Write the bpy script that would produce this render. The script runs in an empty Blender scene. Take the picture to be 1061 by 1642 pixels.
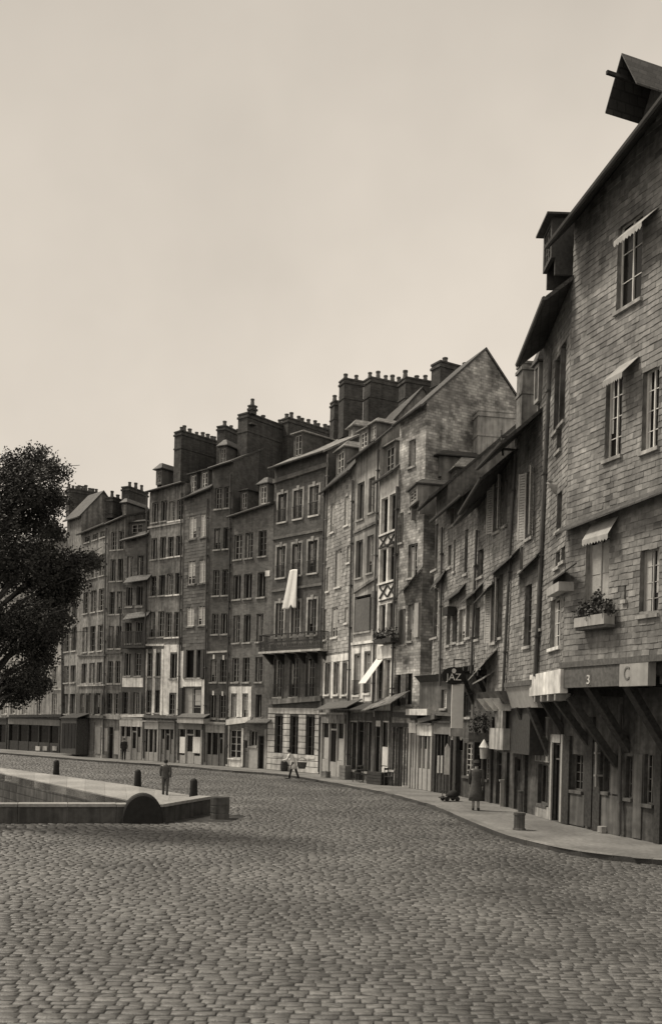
import bpy, math, random
import numpy as np
from mathutils import Vector, Matrix
random.seed(7)
rng = np.random.default_rng(7)
R = math.radians
C = bpy.context.scene.collection
# ------------------------------------------------------------------ camera
FPX, CXP, CYP, ROLL, HCAM = 1500.0, 530.5, 1155.0, R(1.5), 3.3
CR, SR = math.cos(ROLL), math.sin(ROLL)
cam_d = bpy.data.cameras.new('camera'); cam = bpy.data.objects.new('camera', cam_d); C.objects.link(cam)
cam_d.sensor_fit = 'HORIZONTAL'; cam_d.sensor_width = 36.0
cam_d.lens = 36.0*FPX/1061.0
cam_d.shift_y = (CYP-821.0)/1061.0
cam_d.clip_end = 3000
cam.matrix_world = Matrix(((CR, -SR, 0, 0), (0, 0, -1, 0), (SR, CR, 0, HCAM), (0, 0, 0, 1)))
bpy.context.scene.camera = cam
CAM = Vector((0, 0, HCAM))
def ray(px, py):
    dx, dy = px-CXP, CYP-py
    return Vector((dx*CR-dy*SR, FPX, dx*SR+dy*CR))
def ground(px, py, z=0.0):
    v = ray(px, py); t = (z-HCAM)/v.z
    return CAM+v*t
def atD(px, py, D):
    v = ray(px, py); return CAM+v*(D/v.y)
def proj(p):
    dx, dz = p[0]/p[1]*FPX, (p[2]-HCAM)/p[1]*FPX
    return CXP+dx*CR+dz*SR, CYP-(-dx*SR+dz*CR)
# ------------------------------------------------------------------ materials
def newmat(name):
    m = bpy.data.materials.new(name); m.use_nodes = True
    nt = m.node_tree; b = nt.nodes['Principled BSDF']
    return m, nt, b
def mk(name, v, rough=0.8, ns=3.0, na=0.25, bump=0.15, bs=30.0, brick=None, attr=False, spec=0.3, stain=0.25, ss=0.35, streak=0.0, metal=0.0, wave=None, det=5):
    m, nt, b = newmat(name); N = nt.nodes; Lk = nt.links
    tc = N.new('ShaderNodeTexCoord')
    src = tc.outputs['Object']
    def noise(scale, det=5, vec=src):
        n = N.new('ShaderNodeTexNoise'); n.inputs['Scale'].default_value = scale; n.inputs['Detail'].default_value = det
        Lk.new(vec, n.inputs['Vector']); return n.outputs['Fac']
    def rng_(f, a, c, lo=0.3, hi=0.7):
        r = N.new('ShaderNodeMapRange'); r.inputs['From Min'].default_value = lo; r.inputs['From Max'].default_value = hi
        r.inputs['To Min'].default_value = a; r.inputs['To Max'].default_value = c; Lk.new(f, r.inputs['Value']); return r.outputs['Result']
    def mul(a, c):
        r = N.new('ShaderNodeMath'); r.operation = 'MULTIPLY'; Lk.new(a, r.inputs[0])
        if isinstance(c, float): r.inputs[1].default_value = c
        else: Lk.new(c, r.inputs[1])
        return r.outputs[0]
    val = rng_(noise(ns, det), 1-na, 1+na)
    val = mul(val, rng_(noise(ss, 3), 1-stain, 1+stain))
    if streak:
        mp = N.new('ShaderNodeMapping'); mp.inputs['Scale'].default_value = (3.0, 3.0, 0.22); Lk.new(src, mp.inputs['Vector'])
        val = mul(val, rng_(noise(1.6, 4, mp.outputs['Vector']), 1-streak, 1+streak*0.5))
    hgt = noise(bs)
    if brick:
        w, h, mort, var = brick
        sx = N.new('ShaderNodeSeparateXYZ'); Lk.new(src, sx.inputs[0])
        ad = N.new('ShaderNodeMath'); ad.operation = 'ADD'; Lk.new(sx.outputs['X'], ad.inputs[0]); Lk.new(sx.outputs['Y'], ad.inputs[1])
        cb = N.new('ShaderNodeCombineXYZ'); Lk.new(ad.outputs[0], cb.inputs['X']); Lk.new(sx.outputs['Z'], cb.inputs['Y'])
        bt = N.new('ShaderNodeTexBrick'); bt.inputs['Scale'].default_value = 1.0
        bt.inputs['Brick Width'].default_value = w; bt.inputs['Row Height'].default_value = h
        bt.inputs['Mortar Size'].default_value = min(w, h)*0.09; bt.inputs['Mortar Smooth'].default_value = 0.3
        bt.inputs['Color1'].default_value = (1-var,)*3+(1,); bt.inputs['Color2'].default_value = (1+var,)*3+(1,)
        bt.inputs['Mortar'].default_value = (mort,)*3+(1,); Lk.new(cb.outputs[0], bt.inputs['Vector'])
        bw = N.new('ShaderNodeRGBToBW'); Lk.new(bt.outputs['Color'], bw.inputs[0])
        val = mul(val, bw.outputs[0])
        inv = N.new('ShaderNodeMath'); inv.operation = 'SUBTRACT'; inv.inputs[0].default_value = 1.2; Lk.new(bt.outputs['Fac'], inv.inputs[1])
        ad2 = N.new('ShaderNodeMath'); ad2.operation = 'ADD'; Lk.new(mul(hgt, 0.4), ad2.inputs[0]); Lk.new(inv.outputs[0], ad2.inputs[1]); hgt = ad2.outputs[0]
    if wave:
        wv = N.new('ShaderNodeTexWave'); wv.inputs['Scale'].default_value = wave; wv.bands_direction = 'X'
        wv.inputs['Distortion'].default_value = 0.3; Lk.new(src, wv.inputs['Vector'])
        val = mul(val, rng_(wv.outputs['Fac'], 0.72, 1.1, 0.0, 0.5))
    if attr:
        at = N.new('ShaderNodeAttribute'); at.attribute_name = 'tone'; val = mul(val, at.outputs['Fac'])
    cb2 = N.new('ShaderNodeCombineXYZ')
    for i, k in enumerate((1.0, 0.995, 0.965)):
        Lk.new(mul(val, v*k), cb2.inputs[i])
    Lk.new(cb2.outputs[0], b.inputs['Base Color'])
    b.inputs['Roughness'].default_value = rough; b.inputs['Specular IOR Level'].default_value = spec; b.inputs['Metallic'].default_value = metal
    if bump:
        bp = N.new('ShaderNodeBump'); bp.inputs['Strength'].default_value = bump; bp.inputs['Distance'].default_value = 0.02
        Lk.new(hgt, bp.inputs['Height']); Lk.new(bp.outputs['Normal'], b.inputs['Normal'])
    return m
M = dict(
    slate_dark=mk('dark_hung_slate', .12, .6, attr=True, spec=.35, streak=.25),
    slate_mid=mk('hung_slate', .235, .65, attr=True, spec=.35, streak=.45, stain=.4),
    slate_near=mk('weathered_hung_slate', .21, .65, ns=6, attr=True, spec=.35, streak=.25, stain=.4, ss=.8),
    slate_light=mk('pale_hung_slate', .33, .65, attr=True, spec=.35, streak=.25),
    brick_dark=mk('dark_brick', .095, .85, brick=(.24, .08, 1.3, .2), streak=.2),
    brick_mid=mk('grey_brown_brick', .14, .85, brick=(.24, .08, 1.3, .2), streak=.25),
    brick_warm=mk('weathered_brick', .17, .85, brick=(.24, .08, 1.25, .25), streak=.3),
    brick_chim=mk('sooty_chimney_brick', .06, .9, brick=(.24, .08, 1.4, .25), streak=.3),
    stone=mk('patchy_rubble_stone', .36, .95, ns=1.5, na=.6, bump=.7, bs=12, brick=(.26, .13, .7, .34), stain=.45, ss=.5, streak=.2, det=9),
    ashlar=mk('pale_ashlar', .5, .85, brick=None, streak=.3, stain=.25),
    render_dark=mk('dark_render', .12, .85, streak=.45),
    render_mid=mk('stained_render', .215, .85, streak=.55, stain=.5, ns=4, na=.35),
    render_light=mk('pale_render', .36, .85, streak=.5, stain=.35),
    limewash=mk('limewash', .76, .85, streak=.35, stain=.22),
    white=mk('white_paint', .72, .6, ns=5, na=.1, stain=.12, streak=.15),
    cream=mk('faded_cream_paint', .38, .6, ns=5, na=.12, stain=.15, streak=.2),
    grey_paint=mk('grey_paint', .2, .6, ns=5, na=.12, stain=.15, streak=.2),
    wood_dark=mk('dark_painted_wood', .05, .6, ns=8, na=.3, stain=.2, wave=7.0),
    wood_mid=mk('weathered_wood', .12, .75, ns=8, na=.3, stain=.2, wave=5.0),
    shutter=mk('louvred_shutter_paint', .13, .7, ns=8, na=.2, stain=.2),
    shutter_l=mk('pale_shutter_paint', .42, .7, ns=8, na=.15, stain=.2),
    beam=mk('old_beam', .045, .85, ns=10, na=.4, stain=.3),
    roof=mk('slate_roof', .06, .6, brick=(.28, .2, .6, .25), bump=.4, spec=.4),
    roof_l=mk('pale_slate_roof', .24, .6, brick=(.28, .2, .6, .25), bump=.4, spec=.4),
    lead=mk('lead_flashing', .3, .5, spec=.5),
    iron=mk('black_iron', .025, .5, spec=.4),
    pipe=mk('drainpipe_paint', .07, .5, spec=.4),
    pipe_l=mk('pale_drainpipe_paint', .25, .5, spec=.4),
    pot=mk('chimney_pot_clay', .11, .85, ns=8),
    cobble=mk('granite_setts', .112, .48, ns=14, na=.28, bump=.5, bs=45, attr=True, spec=.6, stain=.4, ss=.35),
    joint=mk('sett_joint_earth', .05, .95, ns=3.5, na=.65, bump=.4, stain=.4, ss=.9),
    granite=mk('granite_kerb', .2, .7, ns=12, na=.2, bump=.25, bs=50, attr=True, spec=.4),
    quay=mk('pale_granite_quay', .33, .75, ns=10, na=.2, bump=.25, attr=True),
    pave=mk('worn_pavement', .19, .85, ns=7, na=.2, bump=.3, stain=.3, ss=.5, brick=None),
    basin=mk('basin_wall_stone', .1, .85, ns=2, na=.3, bump=.4, brick=(1.1, .4, .6, .2), streak=.5),
    parapet=mk('parapet_stone', .1, .85, ns=4, na=.25, bump=.4, streak=.5, stain=.35, ss=.8),
    sash=mk('worn_sash_paint', .26, .6, ns=5, na=.15),
    dark_shaded_boards=mk('grimy_shaded_boarding', .09, .8, ns=5, na=.4, streak=.5, stain=.4),  # dark boarding; on jettied fronts the shade is put into the colour
    tar=mk('tarred_stone', .02, .75, ns=6, na=.3),
    bark=mk('bark', .06, .95, ns=8, na=.4, bump=.8, bs=14),
    skin=mk('skin', .32, .6, bump=0, ns=20, na=.05, stain=.05),
    cloth_d=mk('dark_wool', .035, .9, ns=15, na=.2),
    cloth_m=mk('grey_wool', .085, .9, ns=15, na=.2),
    cloth_w=mk('white_linen', .78, .9, ns=6, na=.06, stain=.06),
    wicker=mk('wicker', .11, .85, ns=30, na=.4, bump=.5),
    plant=mk('potted_leaves', .06, .6, ns=20, na=.4, bump=0),
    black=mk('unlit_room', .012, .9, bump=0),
    curtain=mk('lace_curtain', .4, .9, ns=10, na=.1, wave=9.0, stain=.1),
)
def glassmat(name, v, rough, spec):
    m, nt, b = newmat(name)
    b.inputs['Base Color'].default_value = (v, v*.96, v*.9, 1); b.inputs['Roughness'].default_value = rough
    b.inputs['Specular IOR Level'].default_value = spec
    n = nt.nodes.new('ShaderNodeTexNoise'); n.inputs['Scale'].default_value = 2.5
    bp = nt.nodes.new('ShaderNodeBump'); bp.inputs['Strength'].default_value = .12; bp.inputs['Distance'].default_value = .05
    tc = nt.nodes.new('ShaderNodeTexCoord'); nt.links.new(tc.outputs['Object'], n.inputs['Vector'])
    nt.links.new(n.outputs['Fac'], bp.inputs['Height']); nt.links.new(bp.outputs['Normal'], b.inputs['Normal'])
    return m
M['glass'] = glassmat('window_glass', .012, .15, .25)
M['water'] = glassmat('harbour_water', .015, .05, .5)
m, nt, b = newmat('leaves')
at = nt.nodes.new('ShaderNodeAttribute'); at.attribute_name = 'tone'
mm = nt.nodes.new('ShaderNodeVectorMath'); mm.operation = 'SCALE'; mm.inputs[0].default_value = (.032, .032, .03); nt.links.new(at.outputs['Fac'], mm.inputs['Scale'])
nt.links.new(mm.outputs[0], b.inputs['Base Color']); b.inputs['Roughness'].default_value = .6; b.inputs['Specular IOR Level'].default_value = .25
M['leaf'] = m
# ------------------------------------------------------------------ mesh builder
class MB:
    def __init__(s): s.v = []; s.f = []; s.t = []; s.mi = []; s.cur = 0
    def face(s, pts, tone=1.0):
        n = len(s.v); s.v += [tuple(p) for p in pts]; s.f.append(tuple(range(n, n+len(pts)))); s.t.append(tone); s.mi.append(s.cur); return s
    def poly(s, vs, fs, tone=1.0):
        n = len(s.v); s.v += [tuple(p) for p in vs]
        for f in fs: s.f.append(tuple(n+i for i in f)); s.t.append(tone); s.mi.append(s.cur)
        return s
    def hexa(s, p, tone=1.0):   # 8 pts: bottom 4, top 4
        return s.poly(p, [(3, 2, 1, 0), (4, 5, 6, 7), (0, 1, 5, 4), (1, 2, 6, 5), (2, 3, 7, 6), (3, 0, 4, 7)], tone)
    def box(s, x0, x1, y0, y1, z0, z1, tone=1.0):
        if x1 < x0: x0, x1 = x1, x0
        if y1 < y0: y0, y1 = y1, y0
        if z1 < z0: z0, z1 = z1, z0
        return s.hexa([(x0, y0, z0), (x1, y0, z0), (x1, y1, z0), (x0, y1, z0), (x0, y0, z1), (x1, y0, z1), (x1, y1, z1), (x0, y1, z1)], tone)
    def bar(s, p, q, w, h, up=(0, 0, 1)):
        p, q = Vector(p), Vector(q); d = (q-p).normalized(); u = Vector(up)
        if abs(d.dot(u)) > .98: u = Vector((0, 1, 0))
        a = d.cross(u).normalized()*w/2; c = a.cross(d).normalized()*h/2
        return s.hexa([p-a-c, p+a-c, p+a+c, p-a+c, q-a-c, q+a-c, q+a+c, q-a+c])
    def tube(s, pts, r, n=8, cap=True):
        pts = [Vector(p) for p in pts]; rs = r if isinstance(r, (list, tuple)) else [r]*len(pts)
        base = len(s.v); prev = None
        for i, p in enumerate(pts):
            d = (pts[min(i+1, len(pts)-1)]-pts[max(i-1, 0)]).normalized()
            if prev is None:
                a = d.orthogonal().normalized()
            else:
                a = (prev-d*prev.dot(d)).normalized()
            prev = a; c = d.cross(a)
            for k in range(n):
                t = 2*math.pi*k/n; s.v.append(tuple(p+(a*math.cos(t)+c*math.sin(t))*rs[i]))
        for i in range(len(pts)-1):
            for k in range(n):
                s.f.append((base+i*n+k, base+i*n+(k+1) % n, base+(i+1)*n+(k+1) % n, base+(i+1)*n+k)); s.t.append(1.0); s.mi.append(s.cur)
        if cap:
            s.f.append(tuple(base+k for k in reversed(range(n)))); s.f.append(tuple(base+(len(pts)-1)*n+k for k in range(n))); s.t += [1, 1]; s.mi += [s.cur]*2
        return s
    def loft(s, rings, cap=True):  # rings: list of (cx,cy,z,rx,ry)
        n = 14; base = len(s.v)
        for (cx, cy, z, rx, ry) in rings:
            for k in range(n):
                t = 2*math.pi*k/n; s.v.append((cx+rx*math.cos(t), cy+ry*math.sin(t), z))
        for i in range(len(rings)-1):
            for k in range(n):
                s.f.append((base+i*n+k, base+i*n+(k+1) % n, base+(i+1)*n+(k+1) % n, base+(i+1)*n+k)); s.t.append(1.0); s.mi.append(s.cur)
        if cap:
            s.f.append(tuple(base+k for k in reversed(range(n)))); s.f.append(tuple(base+(len(rings)-1)*n+k for k in range(n))); s.t += [1, 1]; s.mi += [s.cur]*2
        return s
    def build(s, name, mat, parent=None, loc=(0, 0, 0), rz=0.0, smooth=False, bevel=0.0):
        me = bpy.data.meshes.new(name); me.from_pydata(s.v, [], s.f)
        for mt in (mat if isinstance(mat, (list, tuple)) else [mat]): me.materials.append(M[mt] if isinstance(mt, str) else mt)
        if any(s.mi): me.polygons.foreach_set('material_index', s.mi)
        at = me.attributes.new('tone', 'FLOAT', 'FACE'); at.data.foreach_set('value', s.t)
        if smooth: me.polygons.foreach_set('use_smooth', [True]*len(s.f))
        me.update()
        o = bpy.data.objects.new(name, me); C.objects.link(o); o.location = loc; o.rotation_euler = (0, 0, rz)
        if parent: o.parent = parent
        if bevel:
            bv = o.modifiers.new('bevel', 'BEVEL'); bv.width = bevel; bv.segments = 2; bv.limit_method = 'ANGLE'
        return o
def tag(o, label=None, cat=None, group=None, kind=None):
    if label: o['label'] = label
    if cat: o['category'] = cat
    if group: o['group'] = group
    if kind: o['kind'] = kind
    return o
def empty(name, loc, label, cat, group=None, rz=0):
    o = bpy.data.objects.new(name, None); C.objects.link(o); o.location = loc; o.rotation_euler = (0, 0, rz); o.empty_display_size = .3
    return tag(o, label, cat, group)
# ------------------------------------------------------------------ facade
class Fac:
    def __init__(s, A, B, root=None):
        s.A = Vector((A[0], A[1], 0)); s.B = Vector((B[0], B[1], 0)); d = s.B-s.A; s.L = d.length
        s.d = d.normalized(); s.rz = math.atan2(s.d.y, s.d.x); s.n = Vector((-s.d.y, s.d.x, 0)); s.open = []; s.root = root
    def loc(s):
        return s.A-(s.root.location if s.root else Vector())
    def hit(s, px, py, y=0.0):
        v = ray(px, py); P0 = s.A+s.n*y; t = (P0-CAM).dot(s.n)/v.dot(s.n); p = CAM+v*t
        return (p-s.A).dot(s.d), p.z
    def side(s, px, py, u):
        v = ray(px, py); P0 = s.A+s.d*u; t = (P0-CAM).dot(s.d)/v.dot(s.d); p = CAM+v*t
        return (p-s.A).dot(s.n), p.z
    def w(s, u, y, z):
        p = s.A+s.d*u+s.n*y; return Vector((p.x, p.y, z))
    def build(s, mb, name, mat, parent=None, **k):
        par = parent or s.root
        if par is s.root:
            return mb.build(name, mat, par, s.loc(), s.rz, **k)
        return mb.build(name, mat, par, **k)          # sub-parts share the part's frame
def uvals(vals, lo, hi):
    vs = sorted([v for v in vals if lo < v < hi]+[lo, hi]); out = [vs[0]]
    for v in vs[1:]:
        if v-out[-1] > 1e-4: out.append(v)
    return out
def wall(F, z0, zt0, zt1, mat, depth=7.0, ridge=None, openings=None, u0=0.0, u1=None, rv=.2, name='wall', gables=True, bottom=False, backz=None):
    u1 = F.L if u1 is None else u1; ops = openings if openings is not None else F.open
    zt = lambda u: zt0+(zt1-zt0)*(u-u0)/(u1-u0)
    ops = [(max(a, u0+.03), min(b_, u1-.03), max(c, z0), min(d, min(zt0, zt1)-.05)) for a, b_, c, d in ops if b_ > u0+.1 and a < u1-.1 and d > z0 and c < min(zt0, zt1)-.1]
    us = uvals([o[0] for o in ops]+[o[1] for o in ops], u0, u1); zmin = min(zt0, zt1)
    zs = uvals([o[2] for o in ops]+[o[3] for o in ops], z0, zmin-.02)
    mb = MB()
    for i in range(len(us)-1):
        uc = (us[i]+us[i+1])/2
        for j in range(len(zs)-1):
            zc = (zs[j]+zs[j+1])/2
            if any(o[0] < uc < o[1] and o[2] < zc < o[3] for o in ops): continue
            mb.face([(us[i], 0, zs[j]), (us[i+1], 0, zs[j]), (us[i+1], 0, zs[j+1]), (us[i], 0, zs[j+1])])
        mb.face([(us[i], 0, zs[-1]), (us[i+1], 0, zs[-1]), (us[i+1], 0, zt(us[i+1])), (us[i], 0, zt(us[i]))])
    for a, b_, c, d in ops:
        mb.face([(a, 0, c), (a, rv, c), (a, rv, d), (a, 0, d)]); mb.face([(b_, rv, c), (b_, 0, c), (b_, 0, d), (b_, rv, d)])
        mb.face([(a, 0, d), (a, rv, d), (b_, rv, d), (b_, 0, d)]); mb.face([(a, rv, c), (a, 0, c), (b_, 0, c), (b_, rv, c)])
    if gables:
        ry, rz0, rz1 = ridge
        bz = backz if backz else z0
        be0 = zt0; be1 = zt1
        mb.face([(u0, depth, z0), (u0, 0, z0), (u0, 0, zt0), (u0, ry, rz0), (u0, depth, be0)])
        mb.face([(u1, 0, z0), (u1, depth, z0), (u1, depth, be1), (u1, ry, rz1), (u1, 0, zt1)])
        mb.face([(u1, depth, z0), (u0, depth, z0), (u0, depth, be0), (u1, depth, be1)])
    if bottom: mb.face([(u0, 0, z0), (u0, depth, z0), (u1, depth, z0), (u1, 0, z0)])
    return F.build(mb, name, mat)
def roof(F, e0, e1, oh, zr0, zr1, ry, depth, mat='roof', u0=-.08, u1=None, th=.13, soffit=True):
    """e0,e1 eave height at the outer edge (y=-oh)"""
    u1 = F.L+.08 if u1 is None else u1
    mb = MB()
    for (ya, za0, za1, yb, zb0, zb1) in ((-oh, e0, e1, ry, zr0, zr1), (depth+oh, e0, e1, ry, zr0, zr1)):
        mb.hexa([(u0, ya, za0), (u1, ya, za1), (u1, yb, zb1), (u0, yb, zb0), (u0, ya, za0+th), (u1, ya, za1+th), (u1, yb, zb1+th), (u0, yb, zb0+th)])
    o = F.build(mb, 'roof', mat)
    g = MB().tube([(u0, -oh-.05, e0+.06), (u1, -oh-.05, e1+.06)], .07, 6)
    F.build(g, 'gutter', 'pipe')
    return o
def slates(F, z0, zt0, zt1, mat, w=.27, ex=.17, u0=0.0, var=.11, u1=None, openings=None, ragged=False):
    u1 = F.L if u1 is None else u1; ops = openings if openings is not None else F.open
    zt = lambda u: zt0+(zt1-zt0)*(u-u0)/(u1-u0)
    mb = MB(); z = z0; row = 0
    while z < max(zt0, zt1):
        zb, zh = z, z+ex; zc = (zb+zh)/2
        iv = [(u0, u1)]
        for a, b_, c, d in ops:
            if c < zc < d:
                nv = []
                for p, q in iv:
                    if b_ <= p or a >= q: nv.append((p, q)); continue
                    if a > p: nv.append((p, a))
                    if b_ < q: nv.append((b_, q))
                iv = nv
        off = (row % 2)*w/2+random.uniform(-.03, .03)
        sag = random.uniform(-.006, .006)
        for p, q in iv:
            k = math.floor((p-off)/w); u = off+k*w
            while u < q:
                a, b_ = max(u, p), min(u+w, q); u += w
                if b_-a < .03: continue
                if zh > zt((a+b_)/2)+.02: continue
                if random.random() < .004: continue
                t = 1+random.gauss(0, var)
                if random.random() < .05: t *= 1.35
                if random.random() < .05: t *= .6
                t = max(.35, t); dz = random.uniform(-.012, .012)+sag; tl = random.uniform(.01, .024); g = .004
                k_ = .03 if random.random() < .07 else .008; s1, s2 = random.uniform(-k_, k_*.6), random.uniform(-k_, k_*.6)
                mb.poly([(a+g, -tl, zb+dz+s1), (b_-g, -tl, zb+dz+s2), (b_-g, -.004, zh+dz+.01), (a+g, -.004, zh+dz+.01), (a+g, -.003, zb+dz+s1), (b_-g, -.003, zb+dz+s2)],
                        [(0, 1, 2, 3), (4, 5, 1, 0)], t)
        z += ex; row += 1
    return F.build(mb, 'slate_cladding', mat)
def window(F, u, w, zb, zt, style=1, fr='sash', sill='render_light', sur=None, cur=0.0, rail=None, shut=None, rv=.2, panes=3, opened=False, name='window', slabel=None, mull=True):
    if fr == 'sash': fr = random.choice(('sash', 'sash', 'cream', 'render_mid'))
    a, b_ = u-w/2, u+w/2; F.open.append((a, b_, zb, zt)); fw = min(.045, w*.08)
    y0, y1 = rv-.07, rv-.02
    mb = MB()
    mb.box(a, a+fw, y0, y1, zb, zt); mb.box(b_-fw, b_, y0, y1, zb, zt); mb.box(a+fw, b_-fw, y0, y1, zt-fw, zt); mb.box(a+fw, b_-fw, y0, y1, zb, zb+fw*1.2)
    if mull and w > .35: mb.box(u-.02, u+.02, y0-.01, y1, zb+fw*1.2, zt-fw)
    if not opened:
        for i in range(1, panes+1):
            z = zb+(zt-zb)*i/(panes+1); mb.box(a+fw, b_-fw, y0+.012, y1-.005, z-.01, z+.01)
    fo = F.build(mb, name, fr)
    pm = MB(); pm.face([(a, rv-.03, zb), (b_, rv-.03, zb), (b_, rv-.03, zt), (a, rv-.03, zt)])
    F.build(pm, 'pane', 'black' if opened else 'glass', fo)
    if cur and not opened:
        cm = MB(); cw = w*cur
        for s_ in (0, 1):
            x0 = a+fw if s_ == 0 else b_-fw-cw*.5
            cm.box(x0, x0+cw*.5, rv-.045, rv-.035, zb+.05+(zt-zb)*random.choice((0, 0, .3)), zt-fw-(zt-zb)*random.choice((0, .05)))
        F.build(cm, 'curtain', 'curtain', fo)
    if sill: F.build(MB().box(a-.06, b_+.06, -.09, rv-.07, zb-.1, zb-.003), 'sill', sill, fo)
    if sur:
        sm = MB(); g = .13
        sm.box(a-g, a-.001, -.03, .02, zb-.05, zt+g); sm.box(b_+.001, b_+g, -.03, .02, zb-.05, zt+g); sm.box(a-.001, b_+.001, -.03, .02, zt+.001, zt+g)
        sm.hexa([(u-.09, -.07, zt-.02), (u+.09, -.07, zt-.02), (u+.09, .02, zt-.02), (u-.09, .02, zt-.02), (u-.13, -.07, zt+g+.13), (u+.13, -.07, zt+g+.13), (u+.13, .02, zt+g+.13), (u-.13, .02, zt+g+.13)])
        F.build(sm, 'surround', sur, fo)
    if rail:
        rm = MB(); rh = rail
        rm.box(a-.03, b_+.03, -.1, -.07, zb+rh-.03, zb+rh); rm.box(a-.03, b_+.03, -.1, -.07, zb+.06, zb+.085)
        n = max(5, int(w/.09))
        for i in range(n+1):
            x = a+(b_-a)*i/n; rm.box(x-.009, x+.009, -.094, -.076, zb+.03, zb+rh)
        F.build(rm, 'railing', 'iron', fo)
    if shut:
        col, sw, ang = shut
        for s_ in (-1, 1):
            sm = MB(); x = a if s_ < 0 else b_; hw = w*sw
            for (q0, q1) in ((0, .06), (hw-.06, hw)):
                sm.box(q0, q1, -.02, .02, zb, zt)
            n = int((zt-zb)/.09)
            for i in range(n):
                z = zb+(zt-zb)*(i+.5)/n; sm.box(.06, hw-.06, -.012, .012, z-.035, z+.03)
            th = ang if s_ > 0 else math.pi-ang
            vs = []
            for (q, y, z) in sm.v:
                vs.append((x+q*math.cos(th)+y*math.sin(th)*.99*(1 if s_ > 0 else -1), -.045-q*math.sin(th)-abs(0)+y*math.cos(th)*(1 if s_ > 0 else -1), z))
            sm.v = vs
            F.build(sm, 'shutter', col, fo)
    return fo
def rows(F, xs, yref, rws, wpx, **k):
    """xs column centres (px) at yref; rws list of (ytop,ybot[,overrides]) px at column xs[0]"""
    us = [F.hit(x, yref)[0] for x in xs]
    wpx *= 1.13 if F.key < 'Hi' and F.key != 'Hf' else 1.0
    wm = abs(F.hit(xs[0]+wpx/2, yref)[0]-F.hit(xs[0]-wpx/2, yref)[0])
    for r in rws:
        kk = dict(k)
        if len(r) > 2: kk.update(r[2])
        only = kk.pop('only', None)
        # x of the column at this height, for reading z on the facade
        zt = F.hit(xs[0], r[0])[1]; zb = F.hit(xs[0], r[1])[1]
        for i, u in enumerate(us):
            if only and i not in only: continue
            k2 = dict(kk)
            if k2.get('cur') is None and not k2.get('opened'):
                k2['cur'] = random.choice((0, 0, 0, .3, .45))
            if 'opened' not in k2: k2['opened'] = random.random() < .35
            if k2.get('cur') is None: k2['cur'] = 0
            window(F, u, wm, zb, zt, **k2)
def winpx(F, x0, x1, yt, yb, **k):
    xm, ym = (x0+x1)/2, (yt+yb)/2
    ua, ub = F.hit(x0, ym)[0], F.hit(x1, ym)[0]; zt = F.hit(xm, yt)[1]; zb = F.hit(xm, yb)[1]
    k.setdefault('cur', 0)
    return window(F, (ua+ub)/2, ub-ua, zb, zt, **k)
def pbox(F, name, x0, x1, yt, yb, mat, out=.05, inn=0.0, parent=None, label=None, bevel=0):
    xm, ym = (x0+x1)/2, (yt+yb)/2
    ua, ub = F.hit(x0, ym, -out)[0], F.hit(x1, ym, -out)[0]; zt = F.hit(xm, yt, -out)[1]; zb = max(.145, F.hit(xm, yb, -out)[1])
    o = F.build(MB().box(ua, ub, -out, inn, zb, zt), name, mat, parent, bevel=bevel)
    if label: o['label'] = label
    return o
def strip(F, name, xl, yl, xr, yr, h, mat, out=.06, inn=0.0, ext=0.0):
    """horizontal moulding whose lower edge runs between two pixels"""
    a, za = F.hit(xl, yl, -out); b_, zb = F.hit(xr, yr, -out)
    a -= ext; b_ += ext
    return F.build(MB().hexa([(a, -out, za), (b_, -out, zb), (b_, inn, zb), (a, inn, za), (a, -out, za+h), (b_, -out, zb+h), (b_, inn, zb+h), (a, inn, za+h)]), name, mat)
def pent(F, xl, yl, xr, yr, out=.45, rise=.4, mat='roof', th=.05, name='pent_roof'):
    a, za = F.hit(xl, yl, -out); b_, zb = F.hit(xr, yr, -out)
    return F.build(MB().hexa([(a, -out, za), (b_, -out, zb), (b_, -.02, zb+rise), (a, -.02, za+rise), (a, -out, za+th), (b_, -out, zb+th), (b_, -.02, zb+rise+th), (a, -.02, za+rise+th)]), name, mat)
def pipe(F, x0, y0, x1, y1, mat='pipe', r=.055, out=.1, name='drainpipe'):
    a, za = F.hit(x0, y0, -out); b_, zb = F.hit(x1, y1, -out); zb = max(zb, .2)
    mb = MB().tube([(a, -out, za), (a*.5+b_*.5, -out, (za+zb)/2), (b_, -out, zb)], r, 8)
    n = max(2, int((za-zb)/2.2))
    for i in range(n):
        t = (i+.5)/n; mb.box(a+(b_-a)*t-r*1.4, a+(b_-a)*t+r*1.4, -out-r*1.3, 0, za+(zb-za)*t-.03, za+(zb-za)*t+.03)
    return F.build(mb, name, mat)
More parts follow.
